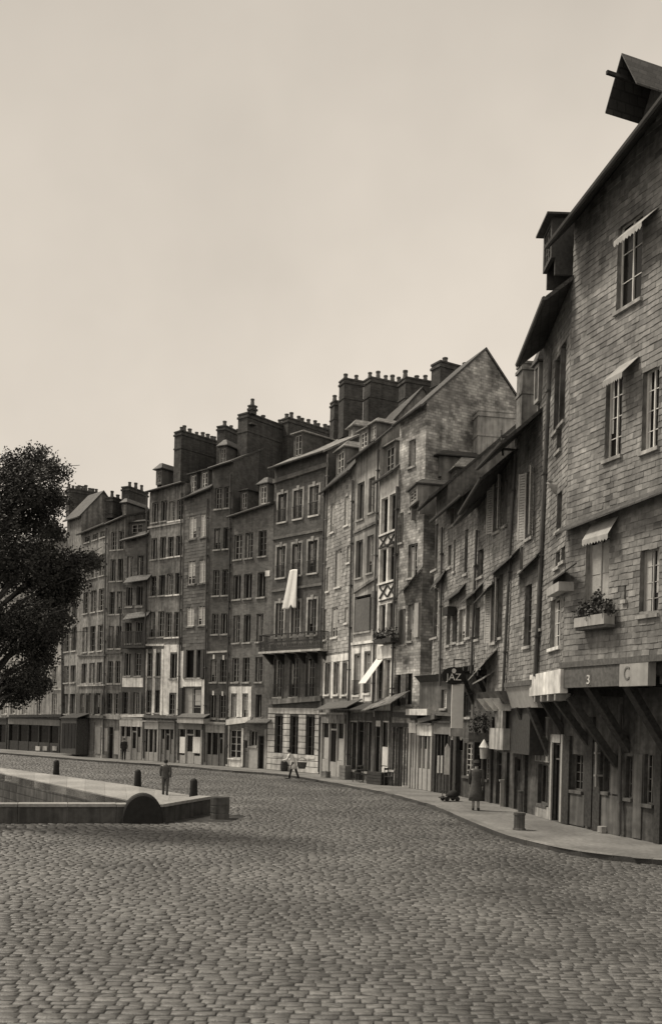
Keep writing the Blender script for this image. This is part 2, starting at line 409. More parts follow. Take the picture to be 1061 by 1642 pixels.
def dormer(F, x0, x1, yt, yb, y0=.5, depth=2.5, mat='slate_mid', rmat='roof', rise=.25, fr='cream', flat=True, oh=.18, wfr=.16, drop=.6):
    xm, ym = (x0+x1)/2, (yt+yb)/2
    a, b_ = F.hit(x0, ym, y0)[0], F.hit(x1, ym, y0)[0]; zt = F.hit(xm, yt, y0)[1]; zb = F.hit(xm, yb, y0)[1]
    w = b_-a; m = w*wfr; zw0, zw1 = zb+.12, zt-.12
    mb = MB()
    mb.box(a, a+m, y0, y0+.12, zb, zt); mb.box(b_-m, b_, y0, y0+.12, zb, zt); mb.box(a+m, b_-m, y0, y0+.12, zb, zw0); mb.box(a+m, b_-m, y0, y0+.12, zw1, zt)
    mb.box(a, a+.1, y0+.12, y0+depth, zb-drop, zt); mb.box(b_-.1, b_, y0+.12, y0+depth, zb-drop, zt)
    o = F.build(mb, 'dormer', mat)
    wm = MB(); x0_, x1_ = a+m, b_-m; f = .05
    wm.box(x0_, x0_+f, y0+.04, y0+.09, zw0, zw1); wm.box(x1_-f, x1_, y0+.04, y0+.09, zw0, zw1); wm.box(x0_+f, x1_-f, y0+.04, y0+.09, zw1-f, zw1); wm.box(x0_+f, x1_-f, y0+.04, y0+.09, zw0, zw0+f)
    wm.box((a+b_)/2-.025, (a+b_)/2+.025, y0+.03, y0+.09, zw0+f, zw1-f)
    for i in (1, 2): z = zw0+(zw1-zw0)*i/3; wm.box(x0_+f, x1_-f, y0+.05, y0+.085, z-.012, z+.012)
    wm.cur = 1; wm.face([(x0_, y0+.088, zw0), (x1_, y0+.088, zw0), (x1_, y0+.088, zw1), (x0_, y0+.088, zw1)])
    F.build(wm, 'window', [fr, 'glass'], o)
    rm = MB(); um = (a+b_)/2; th = .06
    e = [(a-oh, y0-oh, zt), (b_+oh, y0-oh, zt), (b_+oh, y0+depth, zt), (a-oh, y0+depth, zt)]
    if flat:   # shallow hipped lid
        ins = min(w*.3, .3)
        top = [(a+ins, y0+ins, zt+rise), (b_-ins, y0+ins, zt+rise), (b_-ins, y0+depth, zt+rise), (a+ins, y0+depth, zt+rise)]
        rm.hexa([(p[0], p[1], p[2]) for p in e]+[(p[0], p[1], p[2]+th) for p in e])
        rm.hexa([(p[0]+(um-p[0])*.02, p[1]+.01, p[2]+th-.005) for p in e]+top)
    else:      # gabled
        rh = rise
        rm.poly([(a-oh, y0-oh, zt), (b_+oh, y0-oh, zt), (um, y0-oh, zt+rh), (a-oh, y0+depth, zt), (b_+oh, y0+depth, zt), (um, y0+depth, zt+rh)], [(0, 1, 2), (3, 5, 4), (0, 2, 5, 3), (1, 4, 5, 2), (0, 3, 4, 1)])
    F.build(rm, 'roof', rmat, o)
    return o
def projx(F, u, y, z): return proj(F.w(u, y, z))
def chimney(F, xl, yt, xr, ybot, y0, pots=4, mat='brick_chim', thick=.7, dz=0.0, potmat='pot', uu=None):
    # find u such that the near face's front edge (y=y0) projects on xl at height of yt
    if uu is None:
        lo, hi = -14.0, F.L+10
        def f(u):
            y, z = F.side(xl, yt, u); return y-y0
        best = None; N = 240; pv = None
        for i in range(N+1):
            u = lo+(hi-lo)*i/N; v = f(u)
            if pv is not None and pv[1]*v <= 0 and abs(v) < 3 and abs(pv[1]) < 3:
                a, b_ = pv[0], u
                for _ in range(40):
                    m_ = (a+b_)/2
                    if f(a)*f(m_) <= 0: b_ = m_
                    else: a = m_
                best = (a+b_)/2; break
            pv = (u, v)
        uu = best if best is not None else 0.0
        if best is None: print('CHIMNEY no solve', xl, yt)
    z1 = F.side(xl, yt, uu)[1]
    lo, hi = y0+.2, y0+16.0
    y1 = None
    for i in range(200):
        y = lo+(hi-lo)*i/199
        if proj(F.w(uu, y, z1))[0] >= xr: y1 = y; break
    y1 = y1 or hi
    z0 = F.side(xl, ybot, uu)[1]
    print('chimney', xl, 'u %.1f y %.1f-%.1f z %.1f-%.1f' % (uu, y0, y1, z0, z1))
    z1 += dz
    mb = MB().box(uu-thick, uu, y0, y1, z0, z1-.35)
    mb.box(uu-thick-.06, uu+.06, y0-.06, y1+.06, z1-.35, z1-.22); mb.box(uu-thick, uu, y0, y1, z1-.22, z1-.1); mb.box(uu-thick-.04, uu+.04, y0-.04, y1+.04, z1-.1, z1)
    mb.box(uu-thick-.04, uu+.04, y0-.04, y1+.04, z1-1.3, z1-1.2)
    o = F.build(mb, 'chimney', mat)
    for i in range(pots):
        y = y0+(y1-y0)*(i+.5)/pots+random.uniform(-.08, .08); h = random.choice((.32, .38, .42, .42, .55)); r = random.uniform(.13, .17); x = uu-thick/2+random.uniform(-.12, .12)
        pm = MB().loft([(x, y, z1, r*1.15, r*1.15), (x, y, z1+h*.15, r, r), (x, y, z1+h*.8, r*.8, r*.8), (x, y, z1+h*.82, r*1.02, r*1.02), (x, y, z1+h, r*.98, r*.98)])
        F.build(pm, 'chimney_pot', potmat, o, smooth=False)
    return o
# ================================================================== ground plan
ZP = .14
foot = {}
for k, p in dict(o=(-20, 1199), z=(12, 1202), l0=(52, 1205), a=(98, 1208), b=(121, 1211), c=(164, 1216), d=(191, 1217.5), e=(229, 1219.5), f=(285, 1223.5), g=(328, 1227), h=(362, 1229), i=(428, 1234), j=(512, 1241.5), k=(556, 1249), l=(597, 1255), m=(626, 1260), n=(668, 1265.5), n2=(697, 1269.5), p=(751, 1280), q=(803, 1291), r=(834, 1301), s=(858, 1308.5), t=(898, 1320), t2=(945, 1331), t3=(989, 1340), u=(1011, 1344.5)).items():
    g = ground(p[0], p[1], ZP); foot[k] = (g.x, g.y)
print({k: (round(v[0], 1), round(v[1], 1)) for k, v in foot.items()})
kerb_px = [(-60, 1203), (0, 1207), (52, 1211), (150, 1219), (225, 1224), (300, 1229), (362, 1235), (429, 1239.5), (470, 1244), (506, 1250), (567, 1261), (623, 1272), (680, 1287), (700, 1293), (740, 1311), (779, 1327), (815, 1340), (862, 1352), (910, 1362), (957, 1369), (1011, 1374.5), (1075, 1380)]
kerb = [ground(x, y, ZP).xy for x, y in kerb_px]
kerb.append(Vector((16, 20.5)))
def smooth_poly(pts, n=6):
    out = []
    for i in range(len(pts)-1):
        p0 = pts[max(i-1, 0)]; p1 = pts[i]; p2 = pts[i+1]; p3 = pts[min(i+2, len(pts)-1)]
        for k in range(n):
            t = k/n
            out.append(.5*((2*p1)+(p2-p0)*t+(2*p0-5*p1+4*p2-p3)*t*t+(3*p1-p0-3*p2+p3)*t**3))
    out.append(pts[-1]); return out
kerbs = smooth_poly(kerb, 5)
# basin outline
ba = ground(262, 1319.5).xy; bb = ground(338, 1304).xy; b0 = ground(55, 1320.5).xy
dirw = (b0-ba).normalized()
wallpts = [ba+dirw*40, ba, bb]                       # camera-side foot of the parapet
q1, q2 = ground(204, 1285).xy, ground(55, 1253).xy
tip = bb+Vector((-.2, .75))
basin = [wallpts[0]+Vector((0, .45)), ba+Vector((.0, .45)), bb+Vector((-.35, .4)), tip+Vector((-.5, .15)), q1, q2, q2+(q2-q1).normalized()*6, q2+(q2-q1).normalized()*20+Vector((-6, -1)), Vector((-60, 55))]
def inside(poly, X, Y):
    X = np.asarray(X); Y = np.asarray(Y); r = np.zeros(X.shape, bool); n = len(poly)
    for i in range(n):
        x1, y1 = poly[i]; x2, y2 = poly[(i+1) % n]
        if y1 == y2: continue
        c = ((y1 > Y) != (y2 > Y)) & (X < (x2-x1)*(Y-y1)/(y2-y1)+x1); r ^= c
    return r
pavpoly = [tuple(p) for p in kerbs]+[(60, 20), (60, 140), (-80, 140), (kerbs[0][0]-40, kerbs[0][1]+2)]
# base ground sheet with the basin left out
from mathutils.geometry import delaunay_2d_cdt
vs2 = [Vector((-600, -40)), Vector((600, -40)), Vector((600, 1500)), Vector((-600, 1500))]; nb = len(vs2)
vs2 += [Vector(p) for p in basin]
ed = [(0, 1), (1, 2), (2, 3), (3, 0)]+[(nb+i, nb+(i+1) % len(basin)) for i in range(len(basin))]
ov, oe, of, *_ = delaunay_2d_cdt(vs2, ed, [], 0, 1e-4)
mb = MB()
for f in of:
    c = sum((ov[i] for i in f), Vector((0, 0)))/len(f)
    if inside(basin, [c.x], [c.y])[0]: continue
    mb.face([(ov[i].x, ov[i].y, 0) for i in f])
tag(mb.build('ground', 'joint'), kind='structure')
# basin walls and water
mb = MB()
for i in range(len(basin)):
    p, q = basin[i], basin[(i+1) % len(basin)]
    mb.face([(p[0], p[1], -3.5), (q[0], q[1], -3.5), (q[0], q[1], 0), (p[0], p[1], 0)])
tag(mb.build('basin_wall', 'basin'), kind='structure')
mb = MB(); mb.face([(p[0], p[1], -2.6) for p in basin])
tag(mb.build('water', 'water'), kind='structure')
# quay edge paving strip (pale granite) along the far side of the basin
o1, o2, o3 = ground(200, 1260).xy, ground(55, 1240).xy, ground(332, 1282).xy
inner = [tip, q1, q2, q2+(q2-q1).normalized()*6, q2+(q2-q1).normalized()*20+Vector((-6, -1)), Vector((-60, 55))]
inner = [tip+Vector((-.5, .15)), q1, q2, basin[6], basin[7], basin[8]]
outer = [o3, o1, o2, o2+(o2-o1).normalized()*7, o2+(o2-o1).normalized()*22+Vector((-7, -1)), Vector((-60, 58.5))]
stripoly = [tuple(p) for p in inner]+[tuple(p) for p in reversed(outer)]
mb = MB()
for i in range(len(inner)-1):
    n = 5
    for k in range(n):
        t0, t1 = k/n+.0008, (k+1)/n-.0008
        a, b_ = inner[i].lerp(inner[i+1], t0), inner[i].lerp(inner[i+1], t1); c, d = outer[i].lerp(outer[i+1], t1), outer[i].lerp(outer[i+1], t0)
        mb.hexa([(a.x, a.y, -.3), (b_.x, b_.y, -.3), (c.x, c.y, -.3), (d.x, d.y, -.3), (a.x, a.y, .05), (b_.x, b_.y, .05), (c.x, c.y, .05), (d.x, d.y, .05)], random.uniform(.85, 1.15))
tag(mb.build('quay_paving', 'quay'), kind='structure')
# ---------------- setts: real stones
def setts():
    Ys = []; X_ = []; W_ = []; H_ = []; ROT = []
    # main field: courses across the street
    y = 6.5; r = 0
    while y < 84:
        hw = .40*y+1.5; h = .158+.02*math.sin(r*1.7)+random.uniform(-.01, .01)
        x = -hw-random.random()*.3
        ww = []
        while x < hw:
            w = random.uniform(.14, .31); ww.append((x+w/2, w)); x += w
        ww = np.array(ww)
        X_.append(ww[:, 0]); W_.append(ww[:, 1]); Ys.append(np.full(len(ww), y)); H_.append(np.full(len(ww), h)); y += h; r += 1
    X = np.concatenate(X_); W = np.concatenate(W_); Y = np.concatenate(Ys); H = np.concatenate(H_); A = np.zeros(len(X))
    # courses wander
    Y = Y+.05*np.sin(X*.5+Y*.13)+.02*np.sin(X*1.3+1.3+Y*.31)+rng.normal(0, .006, len(Y))
    # apron before the parapet: courses at right angles to it
    apr = [tuple(ba+dirw*40), tuple(ba+dirw*40+Vector((0, -2.7))), tuple(ba+dirw*4+Vector((0, -2.7))), tuple(ba+Vector((1.6, -1.9))), tuple(bb+Vector((1.4, -.6))), tuple(bb), tuple(ba)]
    keep = ~inside(apr, X, Y)
    X, Y, W, H, A = X[keep], Y[keep], W[keep], H[keep], A[keep]
    ax, ay, aw, ah, aa = [], [], [], [], []
    n = int(12/.26)
    for i in range(-30, 66):
        u = -i*.26+2.2; v = .08
        while v < 3.2:
            w = random.uniform(.2, .34)
            fan = .35*max(0.0, 1-abs(u)/12)
            px_ = ba+dirw*(-0)+(-dirw)*(u+fan*(v)*.9-.0+.05*math.sin(v*5+i*.2)); nrm = Vector((dirw.y, -dirw.x)); nrm = nrm if nrm.y < 0 else -nrm
            p = px_+nrm*(v+w/2); ax.append(p.x); ay.append(p.y); aw.append(.25); ah.append(w); aa.append(.12*fan*2); v += w
    ax, ay, aw, ah, aa = map(np.array, (ax, ay, aw, ah, aa)); kp = inside(apr, ax, ay)
    X = np.concatenate([X, ax[kp]]); Y = np.concatenate([Y, ay[kp]]); W = np.concatenate([W, aw[kp]]); H = np.concatenate([H, ah[kp]]); A = np.concatenate([A, aa[kp]])
    bad = inside(pavpoly, X, Y) | inside([tuple(p) for p in basin], X, Y) | inside(stripoly, X, Y)
    wl = [tuple(wallpts[0]), tuple(ba), tuple(bb), tuple(bb+Vector((.1, .75))), tuple(tip), tuple(ba+Vector((0, .5))), tuple(wallpts[0]+Vector((0, .5)))]
    bad |= inside(wl, X, Y)
    k = ~bad; X, Y, W, H, A = X[k], Y[k], W[k], H[k], A[k]
    n = len(X); print('setts', n)
    g = .005
    hx = W/2-g*rng.uniform(.6, 1.5, n); hy = H/2-rng.uniform(.003, .016, n)
    oct_ = np.array([(-1, -.75), (-.86, -1), (.86, -1), (1, -.75), (1, .75), (.86, 1), (-.86, 1), (-1, .75)])
    top = rng.uniform(.006, .014, n)-.006*(rng.random(n) < .12); tx = rng.normal(0, .015, n); ty = rng.normal(0, .022, n)
    V = np.zeros((n, 17, 3))
    jit = rng.normal(0, .035, (n, 8, 2))
    for j in range(8):
        ex, ey = oct_[j, 0]+jit[:, j, 0], oct_[j, 1]+jit[:, j, 1]
        V[:, j, 0] = ex*hx; V[:, j, 1] = ey*hy; V[:, j, 2] = -.004
        V[:, 8+j, 0] = ex*hx*.95; V[:, 8+j, 1] = ey*hy*.86; V[:, 8+j, 2] = top+tx*ex*hx*2+ty*ey*hy*2
    V[:, 16, 2] = top+.003
    ca, sa = np.cos(A+rng.normal(0, .025, n)), np.sin(A+rng.normal(0, .025, n))
    xx = V[:, :, 0]*ca[:, None]-V[:, :, 1]*sa[:, None]; yy = V[:, :, 0]*sa[:, None]+V[:, :, 1]*ca[:, None]
    V[:, :, 0] = xx+X[:, None]; V[:, :, 1] = yy+Y[:, None]
    fq = np.array([(j, (j+1) % 8, 8+(j+1) % 8, 8+j) for j in range(8)]); ft = np.array([(8+j, 8+(j+1) % 8, 16) for j in range(8)])
    base = (np.arange(n)*17)[:, None]
    loops = np.concatenate([(fq.reshape(1, -1)+base), (ft.reshape(1, -1)+base)], axis=1).ravel()
    tot = np.tile(np.array([4]*8+[3]*8), n)
    me = bpy.data.meshes.new('cobbled_road'); me.vertices.add(n*17); me.vertices.foreach_set('co', V.ravel())
    me.loops.add(len(loops)); me.loops.foreach_set('vertex_index', loops.astype(np.int32))
    me.polygons.add(n*16); st = np.concatenate([[0], np.cumsum(tot)[:-1]]); me.polygons.foreach_set('loop_start', st.astype(np.int32))
    tone = np.repeat(np.clip(rng.normal(1, .15, n), .5, 1.6), 16).reshape(n, 16); tone[:, :8] *= .5; tone = tone.ravel()  # side faces darker: joint dirt, with shade put into the tone
    at = me.attributes.new('tone', 'FLOAT', 'FACE'); at.data.foreach_set('value', tone)
    me.update(calc_edges=True); me.validate()
    me.materials.append(M['cobble']); o = bpy.data.objects.new('cobbled_road', me); C.objects.link(o); tag(o, kind='structure')
setts()
# pavement + kerb stones
mb = MB()
pp = [Vector(p) for p in pavpoly]; nb = len(pp)
ov, oe, of, *_ = delaunay_2d_cdt(pp, [(i, (i+1) % nb) for i in range(nb)], [], 1, 1e-4)
for f in of: mb.face([(ov[i].x, ov[i].y, ZP-.004) for i in f])
tag(mb.build('pavement', 'pave'), kind='structure')
mb = MB()
acc = [0.0]
for i in range(len(kerbs)-1): acc.append(acc[-1]+(kerbs[i+1]-kerbs[i]).length)
def kat(s):
    s = min(max(s, 0), acc[-1]-1e-6)
    for i in range(len(acc)-1):
        if acc[i+1] > s: return kerbs[i].lerp(kerbs[i+1], (s-acc[i])/(acc[i+1]-acc[i]))
    return kerbs[-1]
s = 0.0
while s < acc[-1]-1:
    l = random.uniform(.8, 1.3); p, q = kat(s+.01), kat(s+l-.01)
    if p.y < 110:
        t = (q-p).normalized(); n = Vector((-t.y, t.x)); n = n if n.dot(Vector((1, .6))) > 0 or n.y > 0 else -n
        if inside(pavpoly, [p.x+n.x*.2], [p.y+n.y*.2])[0] == False: n = -n
        dz = random.uniform(-.008, .01); nn = n*.3; j = random.uniform(-.012, .012)*n
        mb.hexa([(p.x+j.x, p.y+j.y, -.05), (q.x+j.x, q.y+j.y, -.05), (q.x+nn.x, q.y+nn.y, -.05), (p.x+nn.x, p.y+nn.y, -.05), (p.x+j.x*1.5, p.y+j.y*1.5, ZP+dz), (q.x+j.x*1.5, q.y+j.y*1.5, ZP+dz), (q.x+nn.x, q.y+nn.y, ZP+.002+dz), (p.x+nn.x, p.y+nn.y, ZP+.002+dz)], random.uniform(.8, 1.25)); mb.t[-4] = .3*random.uniform(.7, 1.3)  # street face toned darker: its shade is put into the colour
    s += l
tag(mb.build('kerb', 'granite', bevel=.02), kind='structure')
# ================================================================== houses
HZ = {}
def upv(F, x, y, oh): return F.hit(x, y, -oh)
def house(key, A, B, label, z0=ZP, cat='house', jet=None):
    h = empty('town_house', (A[0], A[1], 0), label, cat, 'houses along the quay')
    F = Fac(A, B, h); F.key = key; return F
def finish(F, eave, oh, mat, z0=.1, pitch=1.0, depth=8.0, ry=None, slate=None, rmat='roof', apex=None, sl_z0=None, slw=.24, sle=.15, slv=.11, cap_ridge=None):
    (xl, yl, xr, yr) = eave
    ua, za = F.hit(xl, yl, -oh); ub, zb = F.hit(xr, yr, -oh)
    e = lambda u: za+(zb-za)*(u-ua)/(ub-ua)
    e0, e1 = e(0), e(F.L); ry = ry or depth*.5
    zr0, zr1 = e0+pitch*(ry+oh), e1+pitch*(ry+oh)
    if apex:
        y_, z_ = F.side(apex[0], apex[1], F.L); ry = y_; depth = 2*ry; zr1 = z_; zr0 = z_-(e1-e0); print('apex', F.key, y_, z_)
    if cap_ridge: zr0 = zr1 = cap_ridge
    w0 = e0+(zr0-e0)*oh/(ry+oh); w1 = e1+(zr1-e1)*oh/(ry+oh)
    zt0, zt1 = w0-.01, w1-.01
    print('house', F.key, 'L %.1f eave %.1f %.1f ridge %.1f' % (F.L, e0, e1, zr0))
    wall(F, z0, zt0, zt1, mat, depth, (ry, zr0-.01, zr1-.01), bottom=(z0 > 1))
    roof(F, e0, e1, oh, zr0, zr1, ry, depth, rmat)
    if slate: slates(F, sl_z0 if sl_z0 else z0, zt0, zt1, slate, slw, sle, var=slv)
    F.zt = (zt0, zt1); F.e = (e0, e1)
    return F
SW = dict(fr='cream', sill='ashlar')
def door(F, x0, x1, yt, yb, mat='wood_dark', out=-.1, open_=False, parent=None, light=True):
    xm, ym = (x0+x1)/2, (yt+yb)/2
    a, b_ = F.hit(x0, ym)[0], F.hit(x1, ym)[0]; zt = F.hit(xm, yt)[1]; zb = ZP+.01
    F.open.append((a, b_, zb, zt)); mb = MB()
    fw = .06
    mb.box(a, a+fw, .08, .16, zb, zt); mb.box(b_-fw, b_, .08, .16, zb, zt); mb.box(a+fw, b_-fw, .08, .16, zt-fw, zt)
    zl = zt-.5 if light else zt-fw
    if light: mb.box(a+fw, b_-fw, .08, .16, zl-.05, zl)
    if not open_:
        mb.box(a+fw, b_-fw, .1, .15, zb, zl-.05)
        m_ = (a+b_)/2; w = b_-a
        for (p, q) in ((a+fw+.06, m_-.04), (m_+.04, b_-fw-.06)):
            if q-p > .08:
                mb.box(p, q, .088, .1, zb+.2, zb+.85); mb.box(p, q, .088, .1, zb+1.0, zl-.2)
    o = F.build(mb, 'door', mat)
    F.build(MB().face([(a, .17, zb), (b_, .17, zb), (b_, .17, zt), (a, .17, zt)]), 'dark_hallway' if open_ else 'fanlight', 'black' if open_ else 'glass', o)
    if not open_: F.build(MB().box(b_-fw-.12, b_-fw-.07, .05, .1, zb+1.0, zb+1.05), 'handle', 'iron', o)
    return o
def shopfront(F, x0, x1, yt, yb, mat='grey_paint', bays=3, dcol=None, stall=.55, fas=.5, fasmat=None, text=None, curt=False, mull=.07, pmat='glass', lab=None, textmat='iron', ysign=None):
    """a wooden shop front in its own opening; px bounds on the facade"""
    xm, ym = (x0+x1)/2, (yt+yb)/2
    a, b_ = F.hit(x0, ym)[0], F.hit(x1, ym)[0]; zt = F.hit(xm, yt)[1]; zb = ZP+.01
    F.open.append((a, b_, zb, zt-fas*.5))
    mb = MB(); y0, y1 = -.06, .1; zf = zt-fas
    mb.box(a, a+.14, y0-.03, y1, zb, zf); mb.box(b_-.14, b_, y0-.03, y1, zb, zf)
    mb.box(a-.04, b_+.04, -.2, 0, zt, zt+.1)
    n = bays
    for i in range(1, n):
        x = a+(b_-a)*i/n; mb.box(x-mull/2, x+mull/2, y0, y1, zb, zf)
    o = F.build(mb, 'shop_front', mat)
    if lab: o['label'] = lab
    F.build(MB().box(a, b_, -.11, y1-.02, zf+.003, zt-.003), 'fascia', fasmat or mat, o)
    for i in range(n):
        p = a+(b_-a)*i/n+(.14 if i == 0 else mull/2); q = a+(b_-a)*(i+1)/n-(.14 if i == n-1 else mull/2)
        if dcol is not None and i == dcol:
            dm = MB().box(p, q, .02, .06, zb, zb+.8); dm.box(p, p+.07, .02, .06, zb+.8, zf-.35); dm.box(q-.07, q, .02, .06, zb+.8, zf-.35); dm.box(p, q, .02, .06, zf-.4, zf-.3)
            F.build(dm, 'door', mat, o)
        else:
            F.build(MB().box(p, q, -.03, .07, zb, zb+stall), 'stall_riser', mat, o)
        gm = MB(); zz = zb+(.8 if i == dcol else stall)
        gm.face([(p, .075, zz), (q, .075, zz), (q, .075, zf), (p, .075, zf)]); F.build(gm, 'pane', pmat, o)
        if curt and i != dcol:
            F.build(MB().box(p+.03, q-.03, .05, .06, zz+.02, zz+(zf-zz)*.6), 'curtain', 'curtain', o)
    if text:
        letters(F, text, (a+b_)/2, (zt+zf)/2, fas*.62, (b_-a)*.85, -.13, textmat, o)
    return o
def letters(F, text, u, z, size, maxw, y, mat, parent, name='lettering', loc=None, rz=None):
    cu = bpy.data.curves.new(name, 'FONT'); cu.body = text; cu.size = size; cu.extrude = .008; cu.align_x = 'CENTER'; cu.align_y = 'CENTER'
    to = bpy.data.objects.new(name, cu); C.objects.link(to); bpy.context.view_layer.update()
    w = max(to.dimensions.x, .01); dg = bpy.context.evaluated_depsgraph_get(); me = bpy.data.meshes.new_from_object(to.evaluated_get(dg))
    bpy.data.objects.remove(to)
    sx = min(1.0, maxw/w)
    for v in me.vertices:
        x, yy, zz = v.co; v.co = (u+x*sx, y-zz, z+yy)
    me.materials.clear(); me.materials.append(M[mat]); me.update()
    o = bpy.data.objects.new(name, me); C.objects.link(o); o.parent = parent
    return o
P2 = foot
# ---------- far left: pale house and dark shop
F = house('L', (P2['z'][0]-14, P2['z'][1]+12), P2['z'], 'pale house seen through the foliage at the left edge of the row')
rows(F, [-12, 8], 1080, [(925, 958), (995, 1030), (1068, 1100), (1113, 1145)], 8, fr='white')
shopfront(F, -40, 12, 1152, 1200, 'wood_dark', 4)
finish(F, (-20, 880, 12, 878), .3, 'render_light', pitch=.4)
F = house('L0', P2['z'], P2['a'], 'pale ashlar house over the dark shop with the white stall boards, behind the tree')
rows(F, [22, 40, 64, 88], 1080, [(925, 958), (995, 1030), (1070, 1101), (1112, 1145)], 7, fr='white')
shopfront(F, 14, 97, 1153, 1206, 'wood_dark', 5, stall=.75, fasmat='grey_paint')
for x in (60, 72, 87): pbox(F, 'stall_board', x-3.5, x+3.5, 1197, 1204, 'render_light', .1, 0)
finish(F, (12, 878, 98, 866), .3, 'render_light', pitch=.4)
strip(F, 'string_course', 14, 1060, 99, 1061, .12, 'ashlar', .08); strip(F, 'string_course', 14, 1106, 99, 1107, .12, 'ashlar', .08); strip(F, 'cornice', 14, 1151, 98, 1150, .22, 'wood_dark', .35)
pipe(F, 99, 1010, 99, 1204)
# dark projecting shop porch between the pale shop and the shuttered shop
F = house('Ha', P2['a'], P2['b'], 'tall narrow stained house with a high blind gable, left of the three-window house')
rows(F, [107.5, 118.5], 1030, [(905, 940), (970, 993), (1008, 1045), (1068, 1095), (1113, 1145)], 7)
pbox(F, 'shop_porch', 97, 122, 1152, 1209, 'wood_dark', .9, 0)
for i in range(4): pbox(F, 'porch_panel', 99+i*5.6, 103.5+i*5.6, 1160, 1200, 'black', .93, .88)
pent(F, 95, 1152, 124, 1152, 1.0, .35, 'wood_dark')
finish(F, (99, 838, 127, 830), .25, 'render_mid', apex=(166, 789))
chimney(F, 111, 782, 158, 830, 3.0, 9)
pipe(F, 101, 850, 99.5, 1205)
F = house('Hb', P2['b'], P2['c'], 'stained three-window house with shuttered ground floor and panelled boards below')
rows(F, [136, 148.5, 160.5], 1030, [(862, 871), (897, 930), (950, 984), (1006, 1046), (1064, 1096), (1112, 1145, dict(shut=('shutter', .5, .25), opened=False))], 7.2)
pbox(F, 'panelled_shutter', 126, 150, 1158, 1203, 'shutter', .06); pbox(F, 'panelled_shutter', 152, 161, 1166, 1209, 'grey_paint', .06)
for x in (131, 137, 143): pbox(F, 'panel_strip', x-.7, x+.7, 1160, 1203, 'wood_dark', .075, .05)
finish(F, (126, 858, 170, 840), .3, 'render_mid', pitch=.42)
strip(F, 'cornice', 123, 1151, 165, 1152, .2, 'render_dark', .25); strip(F, 'string_course', 124, 1053, 168, 1052, .12, 'render_dark', .1); strip(F, 'string_course', 124, 1101, 167, 1100, .12, 'render_light', .1)
F = house('Hc', P2['c'], P2['d'], 'narrow two-window stained house with a small iron balcony, next to the loggia house')
rows(F, [180, 192], 950, [(853, 882), (897, 932), (949, 985), (1004, 1040, dict(rail=.9)), (1060, 1096), (1112, 1145)], 7.5)
door(F, 174, 181, 1166, 1216, 'wood_dark', open_=True); pbox(F, 'shop_panel', 166, 172, 1168, 1205, 'curtain', .05); pbox(F, 'shop_panel', 183, 190, 1172, 1210, 'curtain', .05)
finish(F, (170, 842, 198, 829), .3, 'render_mid', pitch=.35)
strip(F, 'cornice', 165, 1153, 192, 1154, .3, 'render_light', .25); strip(F, 'string_course', 168, 1049, 194, 1048, .12, 'render_dark', .1)
pipe(F, 170, 846, 165, 1210)
chimney(F, 181, 796, 209, 830, 3.5, 3)
F = house('Hd', P2['d'], P2['e'], 'dark slate-hung house with pent roofs and a timber balcony between stained houses')
rows(F, [208.5, 225], 910, [(892, 927), (941, 973), (1047, 1084, dict(fr='cream'))], 8.5, shut=None)
rows(F, [206, 223], 1015, [(998, 1032, dict(opened=True))], 9)
rows(F, [201, 219], 1130, [(1110, 1145)], 8.5, shut=('shutter', .45, .3), opened=False)
shopfront(F, 192, 229, 1154, 1216, 'cream', 4, dcol=2, fasmat='limewash', curt=True)
finish(F, (198, 868, 236, 858), .4, 'slate_dark', slate='slate_dark', sl_z0=9.6, slw=.4, sle=.24, pitch=.6)
pent(F, 197, 936, 236, 930, .6, .5); pent(F, 196, 995, 235, 989, .6, .5)
dormer(F, 207, 233, 838, 862, .5, 2.2, 'slate_dark'); dormer(F, 196.5, 203, 807, 828, 2.4, 2.5, 'slate_dark', rise=.4)
pbox(F, 'white_panel', 196, 229, 1087, 1102, 'limewash', .06)
strip(F, 'cornice', 192, 1151, 231, 1150, .2, 'limewash', .2)
b0_ = F.hit(191, 1037, -.9); b1_ = F.hit(233, 1037, -.9)
mb = MB().box(b0_[0], b1_[0], -.95, 0, b0_[1]-.1, b0_[1]+.03)
zt_ = b0_[1]+1.05
mb.box(b0_[0], b1_[0], -.95, -.9, zt_-.05, zt_)
for i in range(17):
    x = b0_[0]+(b1_[0]-b0_[0])*i/16; mb.box(x-.03, x+.03, -.94, -.91, b0_[1], zt_-.05)
for x in (b0_[0]+.04, b1_[0]-.04): mb.box(x-.04, x+.04, -.95, -.87, b0_[1], b0_[1]+2.6)
F.build(mb, 'timber_balcony', 'wood_dark')
chimney(F, 207, 779, 237, 820, 4.0, 3)
F = house('He', P2['e'], P2['f'], 'broad four-window stained house, its lower right half limewashed white')
rows(F, [246.5, 260.5], 900, [(806, 838), (863, 897), (924, 956), (981, 1022)], 8.5)
rows(F, [273, 286.5], 900, [(804, 836), (861, 893), (920, 954), (982, 1022)], 8.5, sill='limewash')
rows(F, [239.5, 253], 1066, [(1047, 1085), (1107, 1143)], 7.5, sur=None)
rows(F, [278], 1066, [(1048, 1088, dict(opened=True))], 10); rows(F, [274.5], 1128, [(1113, 1146)], 9, shut=None, fr='cream', opened=False)
shopfront(F, 230.5, 255, 1158, 1219, 'cream', 3, fasmat='cream', stall=.6, lab='cream painted shop front'); shopfront(F, 257, 281, 1158, 1222, 'grey_paint', 3, dcol=1, curt=True)
finish(F, (236, 790, 297, 773), .35, 'render_mid', pitch=.34)
